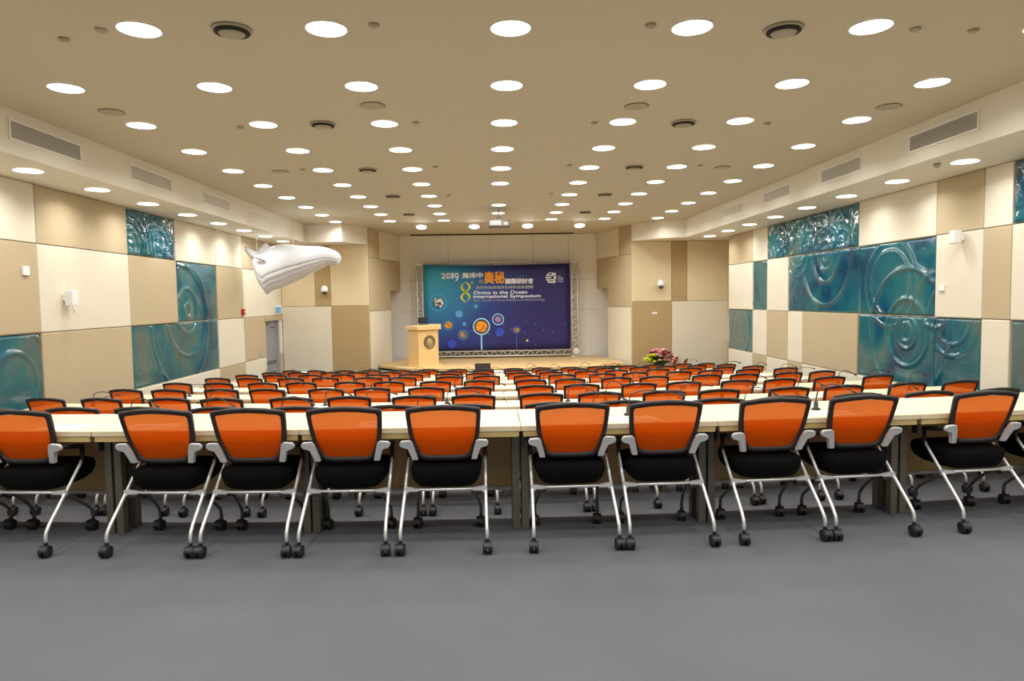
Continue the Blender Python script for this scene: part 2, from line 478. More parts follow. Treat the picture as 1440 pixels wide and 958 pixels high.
def front_walls():
    # walls facing the room left and right of the stage
    m = MB(); m.box(XL-.15, YF, -1.1, -3.36, YF+.15, CEIL)
    w = struct(m.build('wall_front_left', 'wall'))
    def px(x, y=400): return at(x, y, Y=YF-.03).x
    def pz(y, x=450): return at(x, y, Y=YF-.03).z
    zmid = pz(431); a, b, c, d, e = XL+.04, px(443), px(464.5), -3.36, px(465)
    for x0, x1, z0, z1, k in ((a, b, zmid, SOF, 'sand'), (b, c, zmid, SOF, 'brown'), (c, d, zmid, SOF, 'sand'),
                              (a, e, -1, zmid, 'cream'), (e, d, -1, zmid, 'brown')):
        pad('x', x0, x1, z0, z1, YF, -1).build('fabric_panel', k, w)
    m = MB(); m.box(3.84, YF, -1.1, 6.77, YF+.15, CEIL)
    w = struct(m.build('wall_front_right', 'wall'))
    zmid = pz(423.5, 950); a, b, c, d = 3.84, px(944.5), px(966), 6.60
    for x0, x1, z0, z1, k in ((a, b, zmid, SOF, 'sand'), (b, c, zmid, SOF, 'brown'), (c, d, zmid, SOF, 'sand'),
                              (a, b, -1, zmid, 'brown'), (b, d, -1, zmid, 'cream')):
        pad('x', x0, x1, z0, z1, YF, -1).build('fabric_panel', k, w)
    # flank walls of the stage, each with an open passage at its far end
    for side, P, Q, nm in ((1, Vector((-3.36, YF, 0)), Vector((-2.87, YE, 0)), 'wall_stage_left'),
                           (-1, Vector((3.84, YF, 0)), Vector((3.30, YE, 0)), 'wall_stage_right')):
        L = (Q-P).length; ang = math.atan2(Q.y-P.y, Q.x-P.x)
        o = 1 if side == -1 else -1       # room side is local -y for the left wall
        m = MB()
        s0 = L-.95
        zt = 1.85
        y_a, y_b = (0, .12) if side == 1 else (-.12, 0)
        m.box(0, y_a, -1.1, s0, y_b, CEIL); m.box(s0, y_a, zt, L, y_b, CEIL)
        m.box(s0, y_b*7 if side == 1 else y_a*7, -1.1, L+.1, (y_b*7+.02) if side == 1 else (y_a*7-.02), CEIL)
        w = struct(m.build(nm, 'wall', None, (P.x, P.y, 0), ang))
        yy = y_a if side == 1 else y_b
        sgn = -1 if side == 1 else 1
        for x0, x1, z0, z1, k in ((.02, .85, 2.75, CEIL, 'beige'), (.85, L-.03, 2.75, CEIL, 'cream'),
                                  (.02, L-.03, 1.28, 2.75, 'beige') if False else (.02, s0, 1.28, 2.75, 'beige'),
                                  (s0, L-.03, zt, 2.75, 'beige'), (.02, s0, -1.0, 1.28, 'cream')):
            if k == 'beige' and x0 == s0: x0 -= .012
            pad('x', x0, x1, z0, z1, yy, sgn, .03).build('fabric_panel', k, w)
    m = MB(); m.box(-3.6, YE, -1.1, 4.1, YE+.15, CEIL)
    w = struct(m.build('wall_stage_back', 'stagewall'))
    m = MB()
    for x in (-1.35, -.05, 1.3, 2.4): m.box(x-.006, YE-.004, 1.6, x+.006, YE, CEIL)
    for x in (-2.5, 2.7): m.box(x-.006, YE-.004, -.25, x+.006, YE, 2.4)
    for z in (1.2, 2.15): m.box(-2.85, YE-.004, z-.006, 3.28, YE, z+.006)
    m.build('wall_seam', 'seam', w)
front_walls()

# ------------------------------------------------------------------ downlights (each with its own lamp)
def lamp_data(name, w):
    L = bpy.data.lights.new(name, 'AREA'); L.shape = 'DISK'; L.size = .24; L.energy = w
    L.color = LAMP_COL; L.spread = LAMP_SPREAD
    return L
LD = lamp_data('downlight_bulb', LAMP_W)
def make_downlight():
    r = empty('downlight')
    m = MB(); m.lathe([(.146, -.002), (.156, -.003), (.156, -.009), (.150, -.011), (.146, -.008)], n=28); m.bm.faces.ensure_lookup_table()
    m.build('trim_ring', 'trim', r)
    m = MB(); m.lathe([(.1455, -.002), (.1455, -.009), (.12, -.013)], n=24)
    m.build('lens', 'lens', r)
    b = bpy.data.objects.new('bulb', LD); col.objects.link(b); b.parent = r; b.location = (0, 0, -.02)
    return r
LS = lamp_data('stage_bulb', LAMP_W*4.0); LS.spread = math.radians(175)
dl = make_downlight(); dlt = tree_of(dl); first = [True]
def place_light(x, y, z, label, group):
    if first[0]: o = dl; first[0] = False
    else: o = copy_tree(None, None, dlt)
    o.location = (x, y, z); tag(o, label, 'ceiling light', group)
COLN = ['leftmost', 'second', 'third', 'middle', 'fifth', 'sixth', 'rightmost']
for r in range(-4, 10):  # negative rows: unseen downlights continuing the grid, added to brighten the foreground
    for c in range(-3, 4):
        if c == 0 and r in (6, 9): continue
        if r == 0 and abs(c) == 3: pass
        where = (NUM[r]+' from the camera' if r >= 0 else '%s added unseen for foreground light' % NUM[-r-1])
        place_light(.168+1.349*c, 5.159+1.349*r, CEIL, 'round recessed downlight in the %s lengthwise line, crosswise row %s' % (COLN[c+3], where),
                    'main ceiling downlights')
for side, x in (('left', -5.21), ('right', 5.566)):
    for i in range(-6, 8):  # negative places: unseen soffit downlights, added for the light they give
        w = (ORD[i]+' from the camera') if i >= 0 else 'added out of view for light, place '+NUM[-i-1]
        place_light(x, 7.96+1.343*i, SOF, 'round recessed downlight in the low %s soffit, %s' % (side, w), '%s soffit downlights' % side)
for i, (a, b) in enumerate(((592.5, 315.6), (666.8, 315), (741.8, 314), (815, 313.4))):
    p = at(a, b, Z=CEIL)
    o = empty('stage_spotlight', (p.x, p.y, CEIL-.001))
    m = MB(); m.lathe([(.09, 0), (.165, 0), (.165, -.012), (.15, -.02), (.09, -.02)], n=24); m.build('trim_ring', 'trim', o)
    e = empty('tilting_head', (0, 0, -.02)); e.parent = o; e.rotation_euler.x = math.radians(-22)
    e.name = 'tilting_head'
    bpy.data.objects.remove(e)
    m = MB(); m.lathe([(.14, .03), (.145, -.04), (.135, -.045)], n=24); hd = m.build('lamp_head', 'trim', o, (0, 0, -.03)); hd.rotation_euler.x = math.radians(-16)
    m = MB(); m.lathe([(.133, -.045), (.133, -.052), (.10, -.055)], n=24); ln = m.build('lens', 'lens', hd)
    b = bpy.data.objects.new('bulb', LS); col.objects.link(b); b.parent = hd; b.location = (0, 0, -.062)
    tag(o, 'round spotlight over the stage edge, %s of four from the left' % ORD[i], 'ceiling light', 'stage spotlights')

# ------------------------------------------------------------------ chair
def resample(pts, n):
    P = [Vector(p) for p in pts]; P.append(P[0])
    L = [0]
    for a, b in zip(P, P[1:]): L.append(L[-1]+(b-a).length)
    out = []; j = 0
    for i in range(n):
        t = L[-1]*i/n
        while L[j+1] < t: j += 1
        k = (t-L[j])/max(1e-9, L[j+1]-L[j]); out.append(P[j].lerp(P[j+1], k))
    return out

def mirror(half):
    return half + [(-x, z) for x, z in reversed(half) if abs(x) > 1e-6]

def back_y(x, z):
    return .215 - (z-.53)*.34 + .55*x*x

def make_chair():
    r = empty('conference_chair')
    outer = mirror([(0, .528), (.10, .528), (.145, .532), (.166, .55), (.194, .61), (.212, .66), (.224, .716), (.232, .80), (.236, .866), (.231, .880), (.12, .899), (0, .906)])
    inner = mirror([(0, .566), (.09, .566), (.130, .568), (.152, .582), (.175, .63), (.192, .69), (.202, .76), (.208, .837), (.202, .852), (.10, .867), (0, .873)])
    n = 64
    O = resample(outer, n); I = resample(inner, n)
    m = MB(); bm = m.bm
    th = .024
    lay = []
    for off, sh in ((-th/2, 0), (-th/2-.004, .006), (th/2, .004)):
        pass
    def ring(pts, dy, grow=0):
        c = Vector((0, .71))
        return [bm.verts.new((p.x, back_y(p.x, p.y)+dy, p.y)) for p in pts]
    mid = [(o+i)/2 for o, i in zip(O, I)]
    rO0, rO1 = ring(O, -.008), ring(O, .012)
    rI0, rI1 = ring(I, -.006), ring(I, .010)
    rM0, rM1 = ring(mid, -.016), ring(mid, .018)
    seq = [rO0, rM0, rI0, rI1, rM1, rO1]
    for a, b in zip(seq, seq[1:]+seq[:1]):
        for k in range(n):
            f = bm.faces.new((a[k], a[(k+1) % n], b[(k+1) % n], b[k])); f.smooth = True
    m.build('back_frame', 'black', r)
    # mesh panel
    m = MB(); bm = m.bm
    prof = [(.563, .10), (.570, .140), (.583, .156), (.63, .178), (.69, .195), (.76, .205), (.835, .211), (.852, .205), (.866, .13)]
    rows = []
    for z, hw in prof:
        rows.append([bm.verts.new((hw*(-1+2*i/10), back_y(hw*(-1+2*i/10), z)+.002, z+.004*(1-abs(-1+i/5))*(1 if z > .84 else 0))) for i in range(11)])
    for a, b in zip(rows, rows[1:]):
        for i in range(10):
            f = bm.faces.new((a[i], a[i+1], b[i+1], b[i])); f.smooth = True
    m.build('back_mesh', 'orange', r)
    # silver brackets at the sides of the back
    for s in (-1, 1):
        pts = [(.168, .540), (.206, .540), (.214, .59), (.226, .622), (.262, .626), (.277, .638), (.279, .656), (.268, .672), (.214, .676), (.200, .664), (.190, .625)]
        m = MB(); m.prism([(s*x, z) for x, z in pts], 'y', 0, .03)
        bmesh.ops.bevel(m.bm, geom=[e for e in m.bm.edges], offset=.004, segments=1, affect='EDGES')
        for v in m.bm.verts:
            v.co.y += .14 + (.66-v.co.z)*.36
        m.build('arm_bracket', 'silverpaint', r)
        m = MB(); m.box(s*.252-.024, .16, .632, s*.252+.024, .38, .662, .012, 3)
        for v in m.bm.verts: v.co.z -= (v.co.y-.16)*.16
        m.tube([(s*.252, .378, .60), (s*.252, .375, .53), (s*.252, .365, .50)], .014, 8)
        m.build('armrest', 'black', r)
        m = MB(); m.tube([(s*.265, .0, .075), (s*.265, .0, .125), (s*.264, .008, .15), (s*.262, .04, .19), (s*.256, .20, .345), (s*.252, .36, .505), (s*.252, .375, .53)], .0108, 10)
        m.build('rear_leg', 'silver', r)
        m = MB(); m.tube([(s*.17, .22, .335), (s*.185, .32, .29), (s*.205, .44, .20), (s*.214, .49, .15), (s*.215, .50, .12), (s*.215, .50, .075)], .0105, 8)
        m.build('front_leg', 'darktube', r)
        for (x, y, a) in ((s*.265, 0, random.uniform(-.3, .3)), (s*.215, .5, random.uniform(-.3, .3))):
            m = MB()
            for q in (-1, 1):
                m.lathe([(.010, -.011), (.031, -.011), (.034, -.006), (.034, .006), (.031, .011), (.010, .011)], (q*.017, -.012, .0345), 16, 'x')
            # hood
            hood = [(-.040, .040)]+[(-.012+.038*math.cos(t), .038+.036*math.sin(t)) for t in [PI*.95-i*PI*.95/8 for i in range(9)]]
            m.prism([(y_, z_) for y_, z_ in hood], 'x', -.025, .025)
            m.lathe([(.012, .06), (.012, .09), (.009, .094)], (0, 0, 0), 10, 'z')
            m.build('caster', 'wheel', r, (x, y, 0), a)
    m = MB(); m.tube([(-.257, .20, .345), (.257, .20, .345)], .0095, 8)
    for s in (-1, 1):
        m.prism([(s*.262, .365), (s*.262, .325), (s*.19, .335), (s*.17, .342), (s*.17, .352), (s*.20, .357)], 'y', .185, .215)
    m.build('cross_bar', 'silver', r)
    for s in (-1, 1):
        m = MB(); m.box(s*.20-.035, .175, .318, s*.20+.035, .235, .338, .005); m.build('clamp', 'black', r)
    # seat
    m = MB(); bm = m.bm
    outl = []
    for (z, w, y0, y1) in ((.356, .14, .22, .50), (.366, .180, .19, .54), (.392, .208, .175, .58), (.430, .224, .165, .60), (.468, .228, .16, .60), (.490, .222, .17, .59), (.500, .20, .20, .57)):
        c = []; rr = .06
        cx, cy, hy = 0, (y0+y1)/2, (y1-y0)/2
        for k in range(32):
            a = 2*PI*k/32; ca, sa = math.cos(a), math.sin(a)
            e = .36
            c.append(bm.verts.new((cx+w*math.copysign(abs(ca)**e, ca), cy+hy*math.copysign(abs(sa)**e, sa), z)))
        outl.append(c)
    for a, b in zip(outl, outl[1:]):
        for k in range(32):
            f = bm.faces.new((a[k], a[(k+1) % 32], b[(k+1) % 32], b[k])); f.smooth = True
    bm.faces.new(outl[0][::-1]); bm.faces.new(outl[-1])
    m.build('seat', 'seatfab', r)
    return r

chair = make_chair(); chair_t = tree_of(chair); cfirst = [True]
def place_chair(x, y, z, rz, label, group):
    if cfirst[0]: o = chair; cfirst[0] = False
    else: o = copy_tree(None, None, chair_t)
    o.location = (x, y, z); o.rotation_euler.z = rz
    tag(o, label, 'chair', group); return o

# seat positions: pixel columns of the chair backs in the photo turned into real x in their row
PX = {0: [None, None, None, (30, 576)] ,}
def xs_from_px(k, pxs, ypx):
    out = []
    for a in pxs:
        X = 0
        for _ in range(4): X = at(a, ypx, Y=ROW_Y[k]+.1+arc(X)).x
        out.append(X)
    return out
generic = [-4.92, -4.27, -3.55, -2.95, -2.20, -1.52, -.92, -.25, .51, 1.19, 1.80, 2.44, 3.24, 3.90, 4.62, 5.30]
ROWX = []
ROWX.append([-4.9, -4.3, -3.66, -3.05, -2.13, -1.55, -.94, -.32, .495, 1.09, 1.81, 2.41, 3.28, 4.0, 4.65, 5.3])
ROWX.append([-5.0, -4.35, -3.62, -3.02, -2.35, -1.66, -.86, -.25, .53, 1.05, 1.92, 2.52, 3.22, 3.97, 4.52, 5.2])
ROWX.append(xs_from_px(2, [61.5, 140, 236.5, 308, 408, 497.5, 573, 665, 762, 852, 927.5, 1012, 1110, 1188, 1278, 1351], 550))
ROWX.append(xs_from_px(3, [175, 237, 307, 373.5, 462, 526.5, 591, 662.5, 754.5, 817, 900, 962, 1039.5, 1099, 1170, 1236.5], 540))
ROWX.append(xs_from_px(4, [248, 308.5, 367, 418.5, 493, 546, 609.5, 673.5, 747, 802, 869, 921, 997.5, 1046, 1110, 1159], 534))
ROWX.append(xs_from_px(5, [304, 348, 409, 455, 519, 564.5, 632, 684, 743.5, 788, 848.5, 893.5, 958, 1002, 1051, 1106], 528))
for k in range(6, 9):
    ROWX.append([g+random.uniform(-.07, .07) for g in generic])
for k in range(9):
    xs = ROWX[k]
    mn = .59 if k == 0 else .60
    for _ in range(40):
        for i in range(15):
            d = xs[i+1]-xs[i]; m_ = (.70 if k else .60) if i % 2 else mn
            if d < m_: xs[i] -= (m_-d)/2; xs[i+1] += (m_-d)/2
for k, xs in enumerate(ROWX):
    for i, x in enumerate(xs):
        y = ROW_Y[k]+arc(x)+(random.uniform(-.06, -.005) if k > 0 else 0)
        rz = math.atan(2*CURV*x)+(random.uniform(-.03, .03) if k else random.uniform(-.012, .012))
        # keep the sides of neighbouring chairs apart
        place_chair(x, y, ROW_Z[k], rz,
                    'orange mesh office chair on casters, %s row from the camera, %s from left wall' % (ORD[k], ORD[i]),
                    'orange chairs of the %s row' % ORD[k])

# ------------------------------------------------------------------ tables
JOINTS = []
for xs in ROWX:
    j = [(xs[2*i-1]+xs[2*i])/2 for i in range(1, 8)]
    JOINTS.append([xs[0]-.375]+j+[xs[-1]+.375])
JOINTS[0][4] = .17
def make_table(w, dep):
    r = empty('conference_table')
    hw = w/2
    m = MB(); m.box(-hw, 0, .706, hw, dep, .742, .003, 1)
    for v in m.bm.verts: v.co.x *= (hw-v.co.y*.026)/hw
    m.build('tabletop', 'maple', r)
    m = MB(); m.box(-hw+.012, .006, .670, hw-.012, dep-.006, .7055, .002, 1)
    for v in m.bm.verts: v.co.x *= (hw-v.co.y*.03)/hw
    m.build('apron', 'maple_edge', r)
    for s in (-1, 1):
        for y in (.225, .37):
            m = MB(); x = s*(hw-.028-y*.03)
            m.box(x-.025, y-.03, 0.0, x+.025, y+.03, .669, .003, 1); m.build('leg', 'legmetal', r)
    m = MB(); mo = .05 if dep > .5 else 0
    m = MB(); m.box(-hw+.03, dep-.03-mo, .19, hw-.03, dep-.01-mo, .669, .002, 1); m.build('modesty_panel', 'panelwood', r)
    m = MB(); m.box(-hw+.03, dep-.035-mo, .165, hw-.03, dep-.005-mo, .189, .002, 1); m.build('bottom_rail', 'silverpaint', r)
    m = MB(); m.box(-hw+.004, .03, .60, -hw+.024, .09, .669, .003, 1); m.build('joint_bracket', 'black', r)
    return r
tabs = {}
EDGE_OFF = .215
TABLE_TOP = .742
def table_frame(k, x):
    dep = .66 if k == 0 else .46
    return dep
for k in range(9):
    dep = .66 if k == 0 else .46
    if dep not in tabs:
        tabs[dep] = (tree_of(make_table(1.0, dep)), [True])
    for i in range(8):
        x0, x1 = JOINTS[k][i], JOINTS[k][i+1]
        cx = (x0+x1)/2
        key = (dep, round(x1-x0, 3))
        if key not in tabs: tabs[key] = tree_of(make_table(x1-x0-.002, dep)); o = tabs[key][0]
        else: o = copy_tree(None, None, tabs[key])
        ang = math.atan2(arc(x1)-arc(x0), x1-x0)
        ym = (arc(x0)+arc(x1))/2
        o.location = (cx, ROW_Y[k]+EDGE_OFF+ym, ROW_Z[k]); o.rotation_euler.z = ang
        # shorten so that neighbours touch without overlapping
        tag(o, 'long pale maple conference table, %s row from the camera, %s from left wall' % (ORD[k], ORD[i]), 'table',
            'maple tables of the %s row' % ORD[k])
for key in list(tabs):
    if not isinstance(key, tuple):
        t = tabs[key][0]
        for c in list(t[0].children): bpy.data.objects.remove(c)
        bpy.data.objects.remove(t[0])

# ------------------------------------------------------------------ gooseneck microphones and papers
def make_mic(var):
    r = empty('gooseneck_microphone')
    m = MB(); m.lathe([(.030, .001), (.030, .010), (.016, .016), (.014, .055), (.008, .06)], (0, .02, 0), 14); m.build('base', 'black', r)
    m = MB(); P = []
    reach, hh, drop = var
    for i in range(15):
        t = i/14
        a = min(1, t/.45)
        x = .05*(1-math.cos(a*PI/2)) + max(0, t-.3)/.7*reach
        z = .05+hh*math.sin(min(1, t/.5)*PI/2) - drop*max(0, (t-.5)/.5)**1.5
        P.append((x, .02, z))
    m.tube(P, .0045, 6); m.build('gooseneck', 'black', r)
    e = Vector(P[-1]); d = (Vector(P[-1])-Vector(P[-2])).normalized()
    m = MB(); m.tube([e-d*.01, e, e+d*.035, e+d*.045], .01, 8, rad=[.006, .009, .010, .006]); m.build('microphone_head', 'black', r)
    return r
mic_t = [tree_of(make_mic(v)) for v in ((.30, .12, .03), (.22, .13, .06), (.14, .17, .04))]
mic_used = [False]*3
def place_mic(x, y, z, rz, v, label, grp):
    if not mic_used[v]: o = mic_t[v][0]; mic_used[v] = True
    else: o = copy_tree(None, None, mic_t[v])
    o.location = (x, y, z); o.rotation_euler.z = rz; tag(o, label, 'microphone', grp)
def place_paper(x, y, z, rz, label, grp, proto=[]):
    if not proto:
        m = MB(); m.box(-.15, -.10, .0006, .15, .10, .002); o = m.build('place_card', 'paper')
        m = MB(); m.box(-.13, -.02, .002, .11, -.008, .0027); m.box(-.13, .03, .002, .02, .038, .0027); m.build('printed_stripe', 'blue', o)
        proto.append(tree_of(o))
    else: o = copy_tree(None, None, proto[0])
    o.location = (x, y, z); o.rotation_euler.z = rz; tag(o, label, 'paper', grp)

def on_table(k, x, f):
    dep = .66 if k == 0 else .46
    J = JOINTS[k]
    for i in range(8):
        if J[i] <= x < J[i+1] or i == 7: break
    x0, x1 = J[i], J[i+1]
    ya, yb = arc(x0), arc(x1); t = (x-x0)/(x1-x0)
    return ROW_Y[k]+EDGE_OFF+ya+(yb-ya)*t+dep*f, math.atan2(yb-ya, x1-x0)
mic1 = [190, 293, 398, 587, 613, 832, 880, 1044, 1161, 1248]
mic1 = [880, 1161]
for i, a in enumerate(mic1):
    p = at(a, 581, Z=TABLE_TOP)
    y, rz = on_table(0, p.x, .42)
    place_mic(p.x, y, TABLE_TOP, rz+random.uniform(-.3, .15), i % 2, 'black gooseneck microphone on the nearest table row, %s from left' % ORD[i], 'microphones of the nearest row')
for i, a in enumerate((150, 262, 550, 885, 1172)):
    p = at(a, 583, Z=TABLE_TOP); y, rz = on_table(0, p.x, .21)
    place_paper(p.x, y, TABLE_TOP, rz+random.uniform(-.1, .1), 'white card with blue print on nearest table row, %s from left' % ORD[i], 'cards of the nearest row')
mic2 = [187, 293, 398, 587, 832, 1044, 1248]
for i, a in enumerate(mic2):
    x = a
    p = at(a, 575, Y=6.15); q_ = at(a, 575, Y=6.15+arc(p.x))
    y, rz = on_table(1, q_.x, .55)
    place_mic(q_.x, y, ROW_Z[1]+TABLE_TOP, rz+random.uniform(-.25, .05), 1, 'black gooseneck microphone on the second table row, %s from left' % ORD[i], 'microphones of the second row')
for k in range(2, 9):
    n = 0
    for i in range(16):
        if i % 2 == (k+1) % 2 and random.random() < .75: continue
        x = ROWX[k][i] + .30 + random.uniform(-.03, .03)
        J = JOINTS[k]
        x = max(J[0]+.2, min(J[8]-.3, x))
        if any(abs(x-j) < .17 for j in J): x -= .17
        if n and x-lastx < .42: continue
        if k == 8 and (abs(x+.28) < .55 or abs(x-.2) < .35 or abs(x+4.9) < .4): continue
        lastx = x
        y, rz = on_table(k, x, .55)
        z = ROW_Z[k]+TABLE_TOP
        if n >= 16: break
        place_mic(x, y, z, rz+random.uniform(-.3, .3), random.choice((0, 1, 2)), 'black gooseneck microphone on the %s table row, %s from left' % (ORD[k], ORD[n]), 'microphones of the %s row' % ORD[k])
        place_paper(x-.02, y-.15, z, rz, 'white card with blue print on the %s table row, %s from left' % (ORD[k], ORD[n]), 'cards of the %s row' % ORD[k])
        n += 1

# ------------------------------------------------------------------ stage
SZ = -.25
def stage():
    P = [(-3.22, 19.2), (-2.3, 18.15), (-.82, 17.75), (.85, 17.75), (2.92, 18.0), (3.02, 18.55), (3.64, 18.60), (3.64, 19.35), (3.28, YE-.01), (-2.84, YE-.01)]
    r = empty('stage', (0, 19, ROW_Z[8])); struct(r)
    def shift(pts, d):
        c = Vector((.2, 20.5)); o = []
        for p in pts:
            v = Vector(p)-c; o.append(tuple(c+v*(1-d)))
        return o
    def loc(pts): return [(x, y-19) for x, y in pts]
    z0 = ROW_Z[8]
    m = MB(); m.prism(loc(P), 'z', SZ-.06-z0, SZ-z0); m.build('deck', 'stagewood', r)
    m = MB(); m.prism(loc(shift(P, .02)), 'z', SZ-.13-z0, SZ-.06-z0); m.build('recess_shadow', 'darkslot', r)  # dark colour stands in for the shadow line under the deck edge
    m = MB(); m.prism(loc(shift(P, .012)), 'z', 0, SZ-.13-z0); m.build('skirt', 'cream', r)
stage()
def stage_steps():
    r = empty('stage_steps', (3.3, 18.3, ROW_Z[8]))
    m = MB()
    m.box(-.25, -.25, 0, .3, .2, .5); m.box(-.25, -.55, 0, .3, -.25, .25)
    m.build('treads', 'stagewood', r)
    tag(r, 'wooden steps up to the right corner of the stage', 'steps')
stage_steps()

# ------------------------------------------------------------------ backdrop with truss
BY = 20.95
def bx(px): return at(px, 430, Y=BY).x
def bz(px, py): return at(px, py, Y=BY).z
def text_mesh(s, size, mat_, parent, x, z, y, bold=0.0, sx=1.0, align='LEFT', shear=0.0, name='lettering'):
    cu = bpy.data.curves.new('t', 'FONT'); cu.body = s; cu.size = size; cu.offset = bold; cu.extrude = .002
    cu.align_x = align; cu.shear = shear; cu.resolution_u = 3
    o = bpy.data.objects.new('t', cu); col.objects.link(o)
    dg = bpy.context.evaluated_depsgraph_get(); dg.update()
    me = bpy.data.meshes.new_from_object(o.evaluated_get(dg))
    bpy.data.objects.remove(o); bpy.data.curves.remove(cu)
    me.materials.clear(); me.materials.append(MT[mat_])
    t = bpy.data.objects.new(name, me); col.objects.link(t)
    me.transform(Matrix.Diagonal((sx, 1, 1, 1)))
    me.transform(Matrix.Rotation(PI/2, 4, 'X'))
    t.parent = parent; t.location = (x, y, z)
    return t
def backdrop():
    xl, xr = bx(597), bx(801.5)
    zt, zb = bz(700, 371.5), bz(700, 492)
    cx = (xl+xr)/2; cz = (zt+zb)/2; W_, H_ = xr-xl, zt-zb
    r = empty('stage_banner', (cx, BY, SZ))
    m = MB(); bm = m.bm   # cloth with a slightly sagging top edge
    n = 24
    grid = []
    for i in range(n+1):
        u = i/n; row = []
        for j in range(13):
            v = j/12
            sag = .035*math.sin(PI*u)*(v)
            row.append(bm.verts.new((-W_/2+W_*u, -.004-.006*math.sin(u*PI*9)*.3, zb-cz+H_*v-sag)))
        grid.append(row)
    for i in range(n):
        for j in range(12):
            f = bm.faces.new((grid[i][j], grid[i+1][j], grid[i+1][j+1], grid[i][j+1])); f.smooth = True
    g = bmesh.ops.extrude_face_region(bm, geom=bm.faces[:])
    for v in g['geom']:
        if isinstance(v, bmesh.types.BMVert): v.co.y += .004
    cl = m.build('printed_cloth', 'banner', r, (0, 0, cz-SZ))
    # material colours used in the print
    for nm, c, e in (('p_white', (225, 232, 245), 0), ('p_orange', (238, 160, 30), 0), ('p_green', (170, 196, 40), 0), ('p_yellow', (226, 210, 50), 0), ('p_cyan', (70, 150, 200), 0),
                     ('p_ring', (150, 200, 240), 0), ('p_blue', (46, 70, 190), 0), ('p_dot', (90, 150, 190), 0), ('p_gold', (205, 135, 40), 0), ('p_halo', (80, 165, 220), 0), ('p_grey', (150, 160, 170), 0),
                     ('p_dim', (60, 130, 150), 0), ('p_dark', (26, 34, 60), 0), ('p_pink', (180, 130, 170), 0)):
        MT[nm] = mat('print_'+nm, c, .6)
    MT['p_gold'] = mat('print_gold', (240, 165, 30), .6, rgb2=(205, 120, 30), nscale=9)
    MT['p_pink'] = mat('print_pink', (190, 130, 170), .6, rgb2=(110, 120, 190), nscale=14)
    MT['p_speck'] = mat('print_speck', (20, 30, 50), .6, rgb2=(235, 235, 225), nscale=11)
    MT['p_fish'] = mat('print_fish', (60, 80, 110), .6, rgb2=(190, 150, 70), nscale=18)
    for nm in ('p_gold', 'p_speck', 'p_fish', 'p_pink'):
        nt = MT[nm].node_tree
        for n_ in list(nt.nodes):
            if n_.type == 'TEX_NOISE':
                mr = nt.nodes.new('ShaderNodeMapRange'); mr.inputs[1].default_value = .44; mr.inputs[2].default_value = .56
                lk = n_.outputs['Fac'].links[0]; dst = lk.to_socket; nt.links.new(n_.outputs['Fac'], mr.inputs[0]); nt.links.new(mr.outputs[0], dst)
    def L(px, py):   # photo pixel -> local on the cloth
        p = at(px, py, Y=BY-.01); return p.x-cx, p.z-SZ
    yy = -.012
    # zoomed crop coordinates (1440 px wide crop of 230 px) to photo pixels
    def Z(u, v): return 590+u/6.2609, 360+v/6.2609
    def T(s, u, v, hpx, w, mt, bold=0, **k):
        """text whose baseline-left is at crop (u, v), cap height hpx, total width w in crop pixels"""
        a = L(*Z(u, v)); b = L(*Z(u+w, v)); c = L(*Z(u, v-hpx))
        t = text_mesh(s, 1, mt, r, a[0], a[1], yy, 0, **k)
        me = t.data
        xs = [q.co.x for q in me.vertices]; zs = [q.co.z for q in me.vertices]
        wx = max(xs)-min(xs); hz = max(zs)-min(zs)
        sx = (b[0]-a[0])/wx; sz = (c[1]-a[1])/hz
        x0 = min(xs); z0 = min(zs)
        for q in me.vertices: q.co.x = (q.co.x-x0)*sx; q.co.z = (q.co.z-z0)*sz
        t.location.z = L(*Z(u+w/2, v))[1]
        if bold:
            m2 = me
            bb = bmesh.new(); bb.from_mesh(me)
            bb2 = [((dx), (dz)) for dx in (-bold, bold) for dz in (-bold, bold)]
            out = bmesh.new()
            for n_, (dx, dz) in enumerate(bb2):
                tmp = bb.copy()
                for q in tmp.verts: q.co.x += dx; q.co.z += dz; q.co.y += n_*.0003
                mp = {q: out.verts.new(q.co) for q in tmp.verts}
                for f in tmp.faces:
                    try: out.faces.new([mp[q] for q in f.verts])
                    except ValueError: pass
                tmp.free()
            out.to_mesh(me); out.free(); bb.free()
        return t
    T('2', 190, 200, 48, 40, 'p_white', .004); T('0', 236, 200, 50, 34, 'p_white', .004); T('1', 280, 198, 48, 20, 'p_white', .004); T('9', 308, 222, 72, 38, 'p_white', .004)
    T('海洋中', 375, 196, 48, 182, 'p_white', .006)
    T('的', 524, 240, 30, 32, 'p_grey', .003)
    T('奧秘', 570, 240, 100, 178, 'p_orange', .010)
    T('20th - 22nd June', 765, 186, 16, 178, 'p_dim')
    T('國際研討會', 757, 244, 46, 244, 'p_white', .007)
    T('海洋科技與海洋生物科技新趨勢', 495, 290, 28, 508, 'p_grey', .003)
    T('Omics in the Ocean', 476, 335, 30, 472, 'p_white', .003)
    T('International Symposium', 476, 376, 36, 590, 'p_white', .003)
    T('New Trends in Marine Sciences and Biotechnology', 476, 403, 26, 630, 'p_grey', .001, shear=.3)
    T('th', 446, 250, 30, 32, 'p_green')
    for i, s in enumerate(('THE', 'OMICS', 'IN THE', 'OCEAN')):
        T(s, 1216, 182+i*15.5, 9, 24 if i == 0 else 48, 'p_white', .001)
    # large ribbon figure 8
    m = MB()
